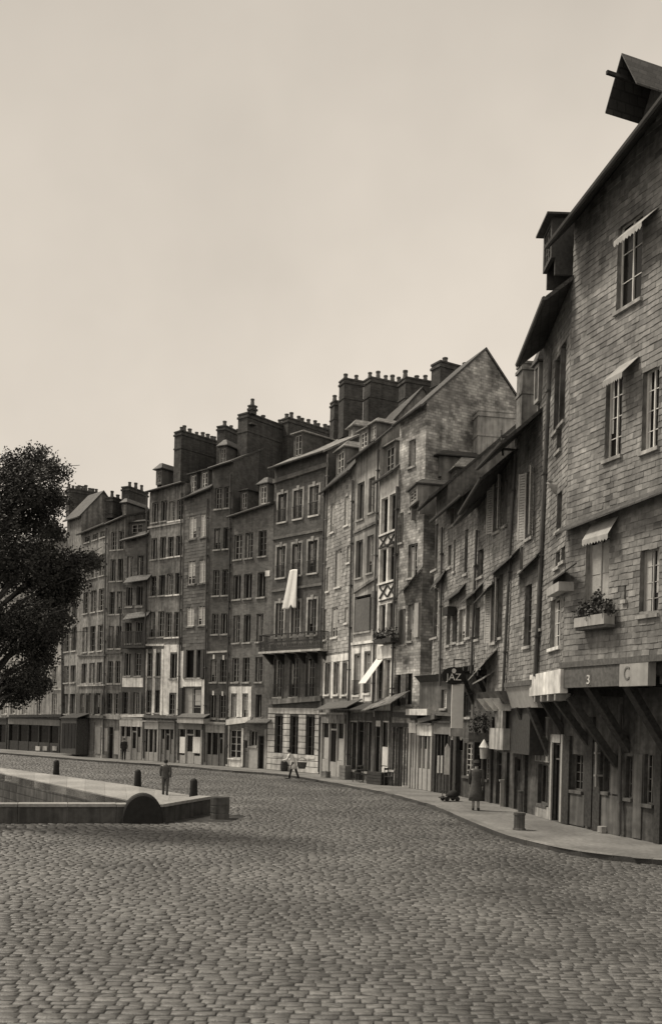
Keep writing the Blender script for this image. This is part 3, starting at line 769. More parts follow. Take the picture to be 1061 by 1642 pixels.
pbox(F, 'limewashed_wall', 262, 271.8, 1034, 1147, 'limewash', .025); pbox(F, 'limewashed_wall', 283.6, 288, 1034, 1147, 'limewash', .025); pbox(F, 'limewashed_wall', 271.8, 283.6, 1091, 1111, 'limewash', .025); pbox(F, 'limewashed_wall', 271.8, 283.6, 1034, 1046, 'limewash', .025)
pbox(F, 'limewashed_wall', 232.5, 235.3, 1041, 1147, 'limewash', .025); pbox(F, 'limewashed_wall', 244.5, 248.7, 1041, 1147, 'limewash', .025); pbox(F, 'limewashed_wall', 257.4, 261, 1041, 1147, 'limewash', .025)
strip(F, 'cornice', 230, 1151, 285, 1153, .18, 'wood_mid', .3); strip(F, 'string_course', 234, 848, 293, 838, .12, 'render_light', .08); strip(F, 'string_course', 233, 1036, 262, 1036, .14, 'limewash', .08)
dormer(F, 250, 259, 753, 777, 1.4, 3.5, 'slate_dark', rise=.5)
pipe(F, 235.5, 795, 230, 1216); pipe(F, 291, 790, 285, 1219)
F = house('Hf', P2['f'], P2['g'], 'dark slate-hung house with pale windows and blank white posters in its shop front')
rows(F, [309, 327], 850, [(829, 864), (898, 937), (972, 1004)], 11.5, fr='white', cur=.9, opened=False, sill='render_mid', rv=.1)
winpx(F, 297, 322, 1043, 1087, fr='wood_dark', opened=True); pbox(F, 'open_shutter', 293.5, 298, 1042, 1087, 'shutter', .12); pbox(F, 'open_shutter', 310.5, 314.5, 1042, 1087, 'shutter', .12); pbox(F, 'open_shutter', 321, 326, 1042, 1087, 'wood_dark', .12)
winpx(F, 294, 322, 1103, 1145, fr='cream', panes=3, cur=.8); pbox(F, 'open_shutter', 285, 291.5, 1103, 1146, 'wood_dark', .12)
shopfront(F, 285.5, 325, 1158, 1225, 'cream', 3, dcol=1, fasmat='grey_paint')
pbox(F, 'blank_poster', 288, 296.5, 1182, 1208, 'white', .08, .02); pbox(F, 'blank_poster', 309, 320.5, 1182, 1208, 'white', .08, .02)
finish(F, (294, 801, 338, 783), .3, 'render_dark', slate='slate_dark', sl_z0=F.hit(310, 1042)[1], slw=.4, sle=.22, pitch=.75)
pbox(F, 'limewashed_wall', 287.5, 293.2, 1044, 1146, 'limewash', .03); pbox(F, 'limewashed_wall', 323, 329, 1090, 1146, 'limewash', .03); pbox(F, 'limewashed_wall', 293.2, 323, 1089, 1101, 'limewash', .03)
pbox(F, 'striped_valance', 284, 326, 1152, 1160, 'cream', .5, .45)
pent(F, 283, 1151, 327, 1152, .55, .25, 'wood_mid')
dormer(F, 305, 315.5, 760, 793, .25, 2, 'render_dark', fr='white', flat=True, rise=.15); dormer(F, 322, 334, 755, 787, .25, 2, 'render_dark', fr='white', flat=True, rise=.15)
chimney(F, 291, 689, 362, 860, 1.6, 9, thick=.8); pipe(F, 332, 800, 327.5, 1222)
F = house('Hg', P2['g'], P2['h'], 'tall narrow dark brick house with two windows per floor and white keystones')
rows(F, [349.5, 364.5], 815, [(782, 816), (847, 881), (914, 955), (984, 1017)], 9, sur=None)
rows(F, [342.5, 358], 1076, [(1058, 1094), (1114, 1152)], 9, sur=None)
for x, y in ((342.5, 1050), (358, 1051), (341.5, 1108), (356.5, 1109)): pbox(F, 'keystone', x-1.2, x+1.2, y, y+7, 'limewash', .05)
shopfront(F, 330, 361, 1163, 1227, 'grey_paint', 3, dcol=2, stall=.7, fasmat='render_light')
finish(F, (335, 753, 374, 740), .3, 'brick_dark', pitch=.5)
strip(F, 'string_course', 331, 1048, 364, 1046, .12, 'ashlar', .07); strip(F, 'cornice', 329, 1162, 361, 1164, .2, 'cream', .15)
dormer(F, 352, 363, 716, 745, .9, 3.6, 'slate_dark', rise=.5); pipe(F, 369.5, 760, 363, 1225)
chimney(F, 361, 681, 404, 790, 4.0, 4)
F = house('Hh', P2['h'], P2['i'], 'low brown brick house with three windows per floor, white below at left')
rows(F, [381.5, 399, 420.5], 880, [(857, 897), (922, 961)], 11, sur=None)
rows(F, [379, 396, 416.5], 1010, [(987, 1031), (1055, 1094)], 9.5)
rows(F, [375, 393], 1130, [(1114, 1151)], 8.5, fr='white', shut=None, cur=.7, opened=False); rows(F, [414.5], 1130, [(1114, 1151)], 8.5, opened=True)
winpx(F, 367.5, 386, 1171, 1216, fr='white', sill='limewash'); door(F, 390, 396, 1187, 1231, 'grey_paint'); winpx(F, 400, 412, 1172, 1197, fr='cream', panes=0); door(F, 414, 422.5, 1180, 1234, 'wood_dark', open_=True)
finish(F, (366, 831, 441, 806), .35, 'brick_mid', pitch=.4)
for a_ in ((363.5, 370.2, 1101, 1150), (379.6, 388.3, 1101, 1150), (397.6, 402.5, 1101, 1150), (370.2, 379.6, 1101, 1112), (388.3, 397.6, 1101, 1112)): pbox(F, 'limewashed_wall', *a_, 'limewash', .025)
strip(F, 'cornice', 362, 1163, 401, 1158, .35, 'limewash', .2); pent(F, 393, 1160, 428, 1160, .5, .25, 'wood_mid')
pbox(F, 'pale_render_front', 362, 367, 1163, 1229, 'limewash', .03); pbox(F, 'pale_render_front', 386.5, 389.5, 1168, 1230, 'limewash', .03); pbox(F, 'pale_render_front', 367, 386, 1219, 1230, 'limewash', .03); pbox(F, 'panelled_shutter', 399, 413, 1199, 1233, 'cream', .04); pbox(F, 'pale_render_front', 423.5, 427, 1170, 1234, 'render_light', .03)
pbox(F, 'white_sign', 428-3, 434-2, 915, 924, 'limewash', .04)
dormer(F, 386, 397, 787, 818, .3, 2, 'brick_dark', rise=.1); dormer(F, 415.5, 428.5, 777, 811, .3, 2, 'slate_mid', rise=.5, fr='white')
pipe(F, 368.5, 835, 362.5, 1226)
chimney(F, 397, 660, 464, 860, 1.6, 3, thick=.9); chimney(F, 404, 648, 411, 662, 1.7, 1, thick=.35)
F = house('Hi', P2['i'], P2['j'], 'dark brick house with long iron balcony and rusticated pale ground floor')
rows(F, [452.5, 477.5, 503], 830, [(792, 837), (876, 926)], 14, sur='render_light', rail=.75, sill='ashlar', opened=False, cur=.5)
rows(F, [448.5, 474, 500.5], 990, [(967, 1022)], 13, sur='render_light', opened=False, cur=.3)
rows(F, [446, 471.5, 497.5], 1085, [(1057, 1118)], 13, sur='render_dark', rail=.8, opened=False, cur=.3)
rows(F, [447.5, 472, 498], 1180, [(1148, 1211)], 13.5, fr='wood_mid', opened=False, sill='ashlar')
finish(F, (435, 752, 528, 722), .45, 'brick_dark', rmat='roof_l', pitch=.55)
za_ = F.hit(470, 1141)[1]
mb = MB(); zc = ZP
lst = [o for o in F.open if o[3] < za_]
us = uvals([o[0] for o in lst]+[o[1] for o in lst], 0.02, F.L-.02); zlo = min(o[2] for o in lst)-.12; zhi = max(o[3] for o in lst)
while zc < zhi+.1:
    zn = min(zc+.36, zhi+.1)
    for i in range(len(us)-1):
        uc = (us[i]+us[i+1])/2
        if any(o[0] < uc < o[1] for o in lst) and zc+.1 > zlo: continue
        if zn-zc > .1: mb.box(us[i]+.005, us[i+1]-.005, -.06, .02, zc+.02, zn-.02)
    zc = zn
mb.box(.02, F.L-.02, -.05, .02, zhi+.14, za_+.2)
F.build(mb, 'rusticated_piers', 'ashlar')
strip(F, 'cornice', 431, 1130, 514, 1124, .3, 'render_mid', .25); strip(F, 'string_course', 436, 866, 522, 850, .18, 'brick_mid', .08); strip(F, 'string_course', 434, 950, 519, 938, .15, 'brick_mid', .08); strip(F, 'cornice', 437, 775, 523, 748, .25, 'brick_mid', .2)
a, za = F.hit(415, 1047, -.9); b_, zb = F.hit(514, 1040, -.9); zf_ = zb
F.build(MB().box(a, b_, -.95, 0, zf_-.12, zf_), 'balcony_slab', 'ashlar')
mb = MB(); mb.box(a, b_, -.93, -.88, zf_+.98, zf_+1.03); mb.box(a, b_, -.92, -.89, zf_+.12, zf_+.15); mb.box(a, a+.04, -.93, 0, zf_+.98, zf_+1.03); mb.box(b_-.04, b_, -.93, 0, zf_+.98, zf_+1.03)
n = int((b_-a)/.11)
for i in range(n+1):
    x = a+(b_-a)*i/n; mb.box(x-.012, x+.012, -.915, -.895, zf_, zf_+.98)
    if i % 2 == 0: mb.box(x-.05, x+.16, -.912, -.9, zf_+.5, zf_+.58); mb.box(x+.0, x+.1, -.912, -.9, zf_+.25, zf_+.38)
for k in range(8):
    mb.box(a-.0, a+.03, -.9+k*.11, -.88+k*.11, zf_, zf_+.98); mb.box(b_-.03, b_, -.9+k*.11, -.88+k*.11, zf_, zf_+.98)
F.build(mb, 'balcony_railing', 'iron')
for i in range(6):
    x = a+.3+(b_-a-.6)*i/5; mb = MB(); mb.hexa([(x-.06, -.1, zf_-.75), (x+.06, -.1, zf_-.75), (x+.06, 0, zf_-.75), (x-.06, 0, zf_-.75), (x-.06, -.85, zf_-.125), (x+.06, -.85, zf_-.125), (x+.06, 0, zf_-.125), (x-.06, 0, zf_-.125)]); F.build(mb, 'console', 'iron')
BALC = (F, a, b_, zf_)
dormer(F, 471, 485, 695, 733, 1.0, 4.5, 'brick_dark', rmat='roof_l', rise=.25); pipe(F, 525, 728, 514, 1150, 'pipe_l', .05); pipe(F, 521, 760, 511, 1238, r=.07)
chimney(F, 462, 668, 535, 780, 4.5, 9)
CLOTHF = F
F = house('Hj', P2['j'], P2['k'], 'pale slate-hung house with small white windows above three tall white-framed windows')
for (x0, x1, yt, yb) in ((530.5, 536.5, 810, 853), (552.5, 559.5, 797, 842), (524, 528.5, 908, 948), (538, 547, 883, 941), (556.5, 562, 876, 902), (518.5, 523.5, 976, 1026), (532, 541, 974, 1022), (553, 558, 973, 999)):
    winpx(F, x0, x1, yt, yb, fr='white', cur=.9, rv=.12, sur=None, sill='white')
for x in (524.5, 539, 553): winpx(F, x-4, x+4, 1063, 1114, fr='white', opened=True, sill='limewash', mull=True)
shopfront(F, 516, 554, 1146, 1247, 'cream', 3, dcol=1, curt=True, fasmat='render_mid', stall=.9)
finish(F, (524, 785, 568, 750), .4, 'render_mid', slate='slate_light', sl_z0=F.hit(540, 1046)[1], slw=.3, sle=.2, pitch=1.2)
pbox(F, 'limewashed_wall', 517.5, 559, 1050, 1061, 'limewash', .03)
for x in (518.7, 531.8, 546, 557.6): pbox(F, 'limewashed_wall', x-1.6, x+1.6, 1061, 1120, 'limewash', .03)
pent(F, 503, 1140, 556, 1135, .9, .45, 'wood_mid', name='awning')
dormer(F, 539, 552.5, 722, 764, .3, 2.6, 'slate_mid', fr='white', rise=.5, rmat='roof_l'); dormer(F, 559, 567, 686, 714, 2.2, 2.5, 'slate_mid', fr='white', rise=.5, rmat='roof_l', wfr=.3)
pipe(F, 565, 770, 556, 1244); chimney(F, 536, 641, 554, 720, 3.4, 2); chimney(F, 552, 605, 581, 700, 2.2, 2, thick=.8)
F = house('Hk', P2['k'], P2['l'], 'smooth rendered grey house with a limewashed first floor, between slate and half-timbered houses')
rows(F, [577.5], 820, [(774, 833), (866, 926)], 11, opened=True); rows(F, [595], 820, [(766, 822), (858, 918)], 10, opened=False, cur=.4)
winpx(F, 568, 594, 955, 1013, fr='wood_dark', opened=True, mull=True); pbox(F, 'open_shutter', 569, 592, 960, 1012, 'shutter', .1, .05); pbox(F, 'open_shutter', 595, 600, 948, 1008, 'wood_mid', .12, .02)
winpx(F, 567, 577, 1050, 1115, fr='white', cur=.5, rail=.8, sill='limewash'); winpx(F, 584, 594, 1046, 1112, fr='white', cur=.4, sill='limewash', rail=.8)
door(F, 573, 582, 1157, 1252, 'wood_dark', open_=True); winpx(F, 558, 571, 1158, 1235, fr='wood_dark', cur=.3); winpx(F, 584, 595, 1158, 1238, fr='wood_dark', cur=.3)
finish(F, (566, 738, 612, 702), .4, 'render_light', pitch=.9)
lw = dict(mat='limewash', out=.03)
for a_ in ((561.5, 566.5, 1037, 1126), (578, 583, 1035, 1126), (595, 600, 1033, 1124), (567, 577, 1036, 1048), (584, 594, 1034, 1044), (567, 577, 1118, 1126), (584, 594, 1115, 1125)): pbox(F, 'limewashed_wall', *a_, **lw)
for a_ in ((556, 558, 1145, 1248), (571.2, 573, 1157, 1250), (582.1, 584, 1157, 1251), (595.1, 597, 1150, 1252), (557, 597, 1143, 1156), (558, 571, 1237, 1248), (584, 595, 1240, 1251)): pbox(F, 'dark_boarding', *a_, 'dark_shaded_boards', .04)
strip(F, 'string_course', 566, 856, 605, 838, .14, 'render_mid', .08); strip(F, 'string_course', 565, 952, 602, 928, .14, 'render_mid', .12); strip(F, 'string_course', 562, 1035, 601, 1030, .14, 'limewash', .12)
pent(F, 540, 1139, 597, 1139, .9, .35, 'wood_dark', name='awning')
dormer(F, 576, 590, 690, 720, .5, 2.6, 'slate_mid', fr='white', rise=.35, rmat='roof_l'); dormer(F, 594, 603, 680, 706, .5, 2.6, 'slate_mid', fr='white', rise=.35, rmat='roof_l')
pipe(F, 606, 720, 597, 1130); chimney(F, 594, 603, 651, 730, 4.6, 5, thick=.9)
F = house('Hl', P2['l'], P2['m'], 'narrow half-timbered house with crossed braces and tall dark windows above a plant balcony')
rows(F, [615.3, 628.3], 850, [(799, 856), (880, 934)], 10.6, opened=True, fr='wood_dark', sill='limewash', rv=.3); rows(F, [612, 625], 1000, [(970, 1026)], 10.4, fr='grey_paint', opened=True, sill=None, rv=.3)
winpx(F, 603.5, 613, 1062, 1122, fr='wood_mid', cur=0); winpx(F, 617, 625, 1058, 1122, fr='wood_mid', cur=.4)
winpx(F, 611, 621.5, 1157, 1231, fr='white', sill=None, panes=0, mull=False, cur=0, rv=.1); pbox(F, 'door_panel', 612.5, 620.5, 1198, 1228, 'white', .0, .1)
door(F, 600, 608, 1165, 1255, 'wood_dark', open_=True)
finish(F, (603, 775, 640, 750), .35, 'limewash', pitch=.9)
tm = MB()
def tb(x0, y0, x1, y1, w=.13):
    a = F.hit(x0, y0); b_ = F.hit(x1, y1); tm.bar((a[0], -.02, a[1]), (b_[0], -.02, b_[1]), .07, w, (0, 1, 0))
for y0, y1 in ((862, 852), (880, 868), (940, 932), (965, 958)): tb(609, y0, 634, y1, .1)
for yy in (862, 942):
    tb(609, yy, 621, yy+15, .09); tb(609, yy+18, 621, yy-3, .09); tb(622, yy-3, 633, yy+12, .09); tb(622, yy+15, 633, yy-6, .09)
F.build(tm, 'timber_frame', 'beam')
for a_ in ((609, 615, 1035, 1054), (615, 630, 1035, 1054)): pass
pbox(F, 'white_sign_board', 604, 629, 1035, 1056, 'limewash', .12)
pbox(F, 'pier', 613.5, 616, 1058, 1125, 'limewash', .05)
a, za = F.hit(594, 1068+20, -.9); b_, zb = F.hit(612, 1085, -.9)
u0_ = F.hit(604, 1064)[0]; zz_ = F.hit(604, 1062)[1]
F.build(MB().hexa([(u0_, -1.0, zz_-1.15), (u0_+.9, -1.0, zz_-1.15), (u0_+.9, -.03, zz_+.15), (u0_, -.03, zz_+.15), (u0_, -1.0, zz_-1.12), (u0_+.9, -1.0, zz_-1.12), (u0_+.9, -.03, zz_+.18), (u0_, -.03, zz_+.18)]), 'canvas_awning', 'cloth_w')
pent(F, 579, 1141, 627, 1128, 1.0, .6, 'render_mid', name='awning')
for a_ in ((597, 600, 1150, 1256), (608.2, 611, 1150, 1258), (621.7, 626, 1150, 1259), (600, 626, 1140, 1156)): pbox(F, 'dark_boarding', *a_, 'dark_shaded_boards', .04)
dormer(F, 616, 634, 714, 762, .2, 3.0, 'slate_mid', rise=.35, rmat='roof_l'); pipe(F, 637, 780, 627, 1140)
chimney(F, 650, 603, 708, 720, 4.4, 4, thick=.9)
HL = F
F = house('Hm', P2['m'], P2['n'], 'tall patchy stone house with a big blind gable facing the camera')
winpx(F, 655, 666, 705, 748, fr='cream', cur=.4); winpx(F, 657, 668, 787, 818, fr='cream', cur=.4); winpx(F, 654, 669, 872, 926, fr='cream', cur=.6, opened=False)
winpx(F, 640.5, 646, 822, 870, opened=True, mull=False)
winpx(F, 640, 650, 977, 1034, fr='cream', cur=.8); winpx(F, 653, 661, 970, 1028, fr='cream', cur=.6); pbox(F, 'open_shutter', 663.5, 670, 967, 1022, 'cream', .12, .03); pbox(F, 'open_shutter', 634.5, 639, 980, 1036, 'shutter', .12, .03)
winpx(F, 633.5, 642.5, 1082, 1132, fr='wood_dark', opened=True); winpx(F, 650.5, 660.5, 1080, 1130, fr='wood_dark', opened=True); pbox(F, 'open_shutter', 643, 650, 1081, 1131, 'wood_mid', .05, .0)
shopfront(F, 656.5, 668, 1159, 1265, 'cream', 2, curt=True, fasmat='limewash', stall=1.0)
door(F, 636, 645, 1165, 1262, 'wood_dark', light=False); winpx(F, 627, 633, 1160, 1235, fr='wood_dark', shut=None)
finish(F, (632, 684, 678, 650), .35, 'stone', apex=(778, 561))
pent(F, 632, 962, 664, 925, .5, .5); strip(F, 'cornice', 629, 1150, 668, 1152, .25, 'wood_dark', .4); pbox(F, 'shop_wall', 627, 656, 1160, 1166, 'wood_dark', .05)
pbox(F, 'number_plate', 653.5, 657, 1152, 1160, 'white', .1, .05)
for i in range(6): pbox(F, 'panel_strip', 628.5+i*4.6, 629.7+i*4.6, 1168, 1260, 'wood_dark', .05, 0)
chimney(F, 706, 577, 764, 680, 4.0, 2, thick=.8)
pipe(F, 636, 780, 627, 1150)
HM = F
# ---------- jettied houses on the right: upper fronts stand proud of the shop fronts
def latD(x, D): return ((x-CXP)/FPX*D, D)
UP = dict(n=latD(690, 43), o=latD(708, 41.3), p=latD(757, 37.6), q=latD(778, 36.0), r=latD(813, 33.6), s=latD(856, 30.7))
s_, t_ = UP['s'], (6.72, 27.3)
UP['t'] = t_; UP['e'] = (6.72+.387*6.5, 27.3-6.5)
print(UP)
class Sub(Fac): pass
def gfac(F, A, B):
    g = Fac(A, B, F.root); g.key = F.key+'g'; return g
def gwall(G, zt, mat, depth=5.0):
    wall(G, .1, zt, zt, mat, depth, (2.5, zt, zt), name='ground_floor_wall'); 
def base_at(D):
    pts = [P2[k] for k in ('n', 'n2', 'p', 'q', 'r', 's', 't', 't2', 't3', 'u')]
    for a, b_ in zip(pts, pts[1:]):
        if a[1] >= D >= b_[1]:
            t = (a[1]-D)/(a[1]-b_[1]); return (a[0]+(b_[0]-a[0])*t, D)
    return (pts[-1][0]+(pts[-1][1]-D)*.36, D)
def jet_beams(F, zj, n, length=.9, mat='beam', y1=.9):
    for i in range(n):
        u = F.L*(i+.5)/n
        F.build(MB().box(u-.08, u+.08, -length*.12, y1, zj-.22, zj-.003), 'joist', mat)
def brace(F, G, u, zj, zfoot, out, mat='beam'):
    """diagonal strut from the jetty edge back to the shop wall"""
    p = (u, .12, zj-.22); q = (u, out, zfoot)
    F.build(MB().bar(p, q, .18, .24, (1, 0, 0)), 'brace', mat)
# house N
F = house('Hn', UP['n'], UP['o'], 'narrow slate-hung house squeezed beside the stone gable, one window per floor')
winpx(F, 693.5, 702, 842, 913, fr='cream', cur=.3); winpx(F, 692.5, 702.5, 943, 1022, fr='white', cur=.2)
zj = F.hit(690, 1083)[1]
finish(F, (666, 826, 705, 782), .8, 'render_mid', z0=zj, slate='slate_mid', depth=7, pitch=.9)
pent(F, 688, 948, 706, 929, .3, .5); pipe(F, 708, 846, 705, 1100)
dormer(F, 655, 669, 783, 808, -.75, 3.2, 'slate_mid', rise=.35, oh=.12, fr='cream')
G = gfac(F, P2['n'], base_at(41.3)); GN = G; ZN = zj+.1
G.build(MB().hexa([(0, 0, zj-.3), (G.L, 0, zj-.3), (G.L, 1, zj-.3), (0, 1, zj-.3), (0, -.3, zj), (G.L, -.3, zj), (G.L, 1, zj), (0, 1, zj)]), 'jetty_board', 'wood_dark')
# house O
F = house('Ho', UP['o'], UP['p'], 'slate-hung house with curtained middle windows above the round hanging sign')
winpx(F, 718.5, 723.5, 873, 910, fr='white', cur=.9); winpx(F, 727.5, 730, 866, 916, opened=True, mull=False); winpx(F, 745, 750, 850, 920, fr='wood_mid', opened=True, mull=False)
winpx(F, 723, 728.5, 807, 842, fr='white'); winpx(F, 716, 722, 985, 1035, fr='wood_mid', cur=.2); winpx(F, 726, 733, 978, 1030, fr='wood_mid'); winpx(F, 736, 746, 975, 1030, fr='white', cur=.8); winpx(F, 747.5, 755.5, 970, 1022, fr='white', cur=.9)
zj = F.hit(730, 1071)[1]
finish(F, (697, 834, 752, 786), .7, 'render_mid', z0=zj, slate='slate_mid', depth=7, pitch=.9)
pent(F, 708, 970, 736, 949, .3, .35); pent(F, 732, 974, 761, 950, .4, .4)
dormer(F, 691, 704, 737, 768, .6, 4.0, 'slate_mid', rise=.4, oh=.25)
a = F.hit(716, 975, -.35); F.build(MB().box(a[0]-.35, a[0]+.25, -.4, 0, a[1]-.3, a[1]+.05), 'meter_box', 'iron')
G = gfac(F, base_at(41.3), base_at(37.6)); HO = F; GO = G
ZO = zj+.1
for u, zf in ((F.L*.1, zj-1.6), (F.L*.5, zj-1.5), (F.L*.92, zj-1.4)): brace(F, G, u, zj, zf, .75)
jet_beams(F, zj, 6)
# house P
F = house('Hp', UP['p'], UP['q'], 'narrow slate-hung house with lean-to roofs and a bay of hanging plants')
winpx(F, 762, 769, 975, 1025, fr='wood_mid', cur=.3); winpx(F, 766, 775, 880, 925, fr='wood_mid', opened=True); winpx(F, 761, 765, 868, 905, opened=True, mull=False)
zj = F.hit(768, 1075)[1]
finish(F, (748, 820, 781, 777), .9, 'render_mid', z0=zj, slate='slate_mid', depth=7, pitch=.9)
pent(F, 759, 968, 780, 945, .5, .4); pent(F, 750, 1092, 777, 1062, .5, .5, 'roof_l', name='lean_to_roof'); pent(F, 757, 1098, 776, 1088, .4, .25, 'roof_l', name='lean_to_roof')
pipe(F, 764, 850, 755, 1080); dormer(F, 723, 732, 755, 792, .9, 5.0, 'slate_mid', rmat='roof_l', rise=.6, oh=.2)
chimney(F, 767, 655, 822, 760, 2.2, 0, 'render_light', thick=.8)
G = gfac(F, base_at(37.6), base_at(36.0)); HP = F; GP = G; ZPp = zj+.1
brace(F, G, F.L*.5, zj, zj-1.5, .9); jet_beams(F, zj, 3)
# house Q
F = house('Hq', UP['q'], UP['r'], 'slate-hung house with tall pale shutters on both floors and a dark boarded bay below')
winpx(F, 793, 802, 758, 852, fr='cream', cur=.7, shut=('shutter_l', .55, .5)); winpx(F, 808, 814, 748, 842, fr='cream', cur=.5)
winpx(F, 789, 797, 930, 1030, fr='cream', cur=.5, shut=('shutter_l', .55, .5)); winpx(F, 799, 806, 922, 1022, fr='cream', cur=.5)
zj = F.hit(795, 1110)[1]
finish(F, (778, 760, 814, 700), 1.2, 'render_mid', z0=zj, slate='slate_mid', depth=7, pitch=.9)
pent(F, 776, 932, 820, 893, .35, .35); pipe(F, 826, 720, 806, 1110); pipe(F, 803, 690, 806, 730, r=.04, out=.6)
F.build(MB().hexa([(0, -.05, zj-.45), (F.L, -.05, zj-.45), (F.L, .3, zj-.45), (0, .3, zj-.45), (0, -.35, zj), (F.L, -.35, zj), (F.L, .2, zj), (0, .2, zj)]), 'jetty_board', 'wood_mid')
for i in range(3):
    u = F.L*(.15+.3*i); F.build(MB().hexa([(u, -.1, zj-.7), (u+.2, -.1, zj-.7), (u+.2, .6, zj-.7), (u, .6, zj-.7), (u, -.5, zj-.25), (u+.2, -.5, zj-.25), (u+.2, .6, zj-.25), (u, .6, zj-.25)]), 'corbel', 'limewash')
G = gfac(F, base_at(36.0), base_at(33.6)); GQ = G; HQ = F
ZQ = zj+.1
brace(F, G, F.L*.1, zj, zj-1.6, .9); jet_beams(F, zj-.2, 4)
pbox(F, 'pale_beam_end', 784, 806, 1168, 1202, 'render_light', .0, .35); pbox(F, 'pale_post', 794, 805, 1123, 1200, 'render_mid', -.02, .15)
# house R
F = house('Hr', UP['r'], UP['s'], 'slate-hung house with a tall dark window and a white coved board at its foot')
winpx(F, 841, 852, 936, 1036, fr='wood_mid', opened=False); winpx(F, 834, 839, 877, 915, opened=True, mull=False); winpx(F, 845, 855, 755, 862, fr='wood_mid', opened=False, cur=.4, shut=('shutter_l', .5, .6)); winpx(F, 838, 843, 770, 780, opened=True, mull=False)
zj = F.hit(830, 1096)[1]
finish(F, (806, 712, 862, 652), 1.3, 'render_mid', z0=zj, slate='slate_mid', depth=7, pitch=.9)
pent(F, 816, 936, 859, 893, .35, .35)
F.build(MB().hexa([(0, .12, zj-.85), (F.L, .12, zj-.85), (F.L, .5, zj-.85), (0, .5, zj-.85), (0, -.1, zj-.12), (F.L, -.1, zj-.12), (F.L, .5, zj-.12), (0, .5, zj-.12)]), 'coved_board', 'cream')
F.build(MB().box(0, F.L, -.16, .4, zj-.118, zj+.05), 'jetty_moulding', 'wood_mid')
pipe(F, 883, 560, 858, 1085, r=.08, out=.15)
dormer(F, 856, 863, 585, 645, .0, 1.6, 'slate_light', rise=.7, oh=.1, fr='wood_mid')
chimney(F, 838, 578, 862, 760, 1.2, 0, 'render_mid', thick=.7)
G = gfac(F, base_at(33.6), base_at(30.7)); GR = G
ZR = zj+.1; brace(F, G, F.L*.25, zj-.6, 2.0, 1.1); brace(F, G, F.L*.7, zj-.6, 1.8, 1.1)
# dark boarded bay hung under the jetty of Q and R
a = F.hit(808, 1140, .25)[0]; mb = MB().box(a, F.L*.6, .25, 1.0, F.hit(830, 1209, .25)[1], zj-.86); F.build(mb, 'boarded_bay', 'wood_dark')
# house S
F = house('Hs', UP['s'], UP['t'], 'crooked tall slate-hung house with a white beam board and deep braces below')
winpx(F, 898, 907, 552, 676, fr='wood_mid', opened=True, mull=False); winpx(F, 889, 897, 575, 690, fr='wood_mid', cur=.3); winpx(F, 893, 900.5, 686, 722, fr='wood_mid'); winpx(F, 893, 901, 790, 850, opened=True, mull=False)
winpx(F, 891, 898, 885, 909, opened=True, mull=False); winpx(F, 900, 906, 875, 900, opened=True, mull=False); winpx(F, 882.5, 899, 958, 1038, fr='white', cur=.4, sill='limewash')
winpx(F, 866, 868.5, 975, 1008, opened=True, mull=False)
zj = F.hit(870, 1083)[1]
finish(F, (846, 552, 918, 372), .8, 'render_mid', z0=zj, slate='slate_near', depth=7.5, pitch=.8, slw=.26, sle=.16, slv=.14)
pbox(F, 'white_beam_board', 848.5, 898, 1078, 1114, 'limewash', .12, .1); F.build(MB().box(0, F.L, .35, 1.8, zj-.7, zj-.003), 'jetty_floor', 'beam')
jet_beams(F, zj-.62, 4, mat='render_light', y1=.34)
pent(F, 868, 944, 905, 918, .35, .25, 'wood_dark'); pbox(F, 'valance', 876, 895, 938, 952, 'cream', .3, .27)
dormer(F, 871, 884, 364, 424, -.5, 3.6, 'wood_dark', rise=.3, oh=.2, fr='wood_mid', drop=.5)
GA, GB = base_at(30.7), base_at(27.3)
G = gfac(F, GA, GB); GS = G
ZS = zj+.1
for u, zf in ((.1, 1.9), (1.7, 2.3), (F.L-.1, 2.2)):
    F.build(MB().bar((u, .25, zj-.75), (u, 1.7, zf), .2, .26, (1, 0, 0)), 'brace', 'beam')
# house T
F = house('Ht', UP['t'], UP['e'], 'nearest slate-hung house at the right edge, with striped window awnings and a flower box')
winpx(F, 990, 1029, 350, 488, fr='white', panes=2, cur=0); winpx(F, 971, 997, 600, 733, fr='white', panes=3, cur=.3); winpx(F, 939, 976, 862, 975, fr='cream', panes=1, cur=.95, shut=None)
winpx(F, 1030, 1056, 590, 720, fr='white', cur=.3); winpx(F, 1026, 1056, 880, 985, fr='cream', cur=.6)
winpx(F, 1001, 1004, 938, 962, opened=True, mull=False)
zj = F.hit(940, 1068)[1]
finish(F, (917, 350, 1008, 232), .85, 'render_mid', z0=zj, slate='slate_near', depth=8, pitch=1.1, slw=.3, sle=.16, slv=.14)
a, za = F.hit(915, 850, -.4); b_, zb = F.hit(1013, 811, -.4)
sl = (zb-za)/(b_-a)
F.build(MB().hexa([(.0, -.4, za), (F.L, -.4, za+sl*(F.L-a)), (F.L, -.02, za+sl*(F.L-a)+.25), (0, -.02, za+.25), (0, -.4, za+.05), (F.L, -.4, za+sl*(F.L-a)+.05), (F.L, -.02, za+sl*(F.L-a)+.32), (0, -.02, za+.32)]), 'pent_roof', 'roof')
F.build(MB().box(.0, F.L, -.14, .3, zj-.02, zj+.14), 'jetty_moulding', 'wood_mid')
za_ = F.hit(950, 1102)[1]; ub = F.hit(999, 1085)[0]; ue = F.hit(1045, 1085)[0]
F.build(MB().box(.02, ub-.02, -.1, .12, za_, zj-.022), 'bressummer', 'wood_mid')
bd = F.build(MB().box(ub, ue, -.13, .12, za_-.02, zj-.022), 'white_sign_board', 'cream'); letters(F, 'C', ub+.3, (za_+zj)/2, .5, .22, -.14, 'grey_paint', bd)
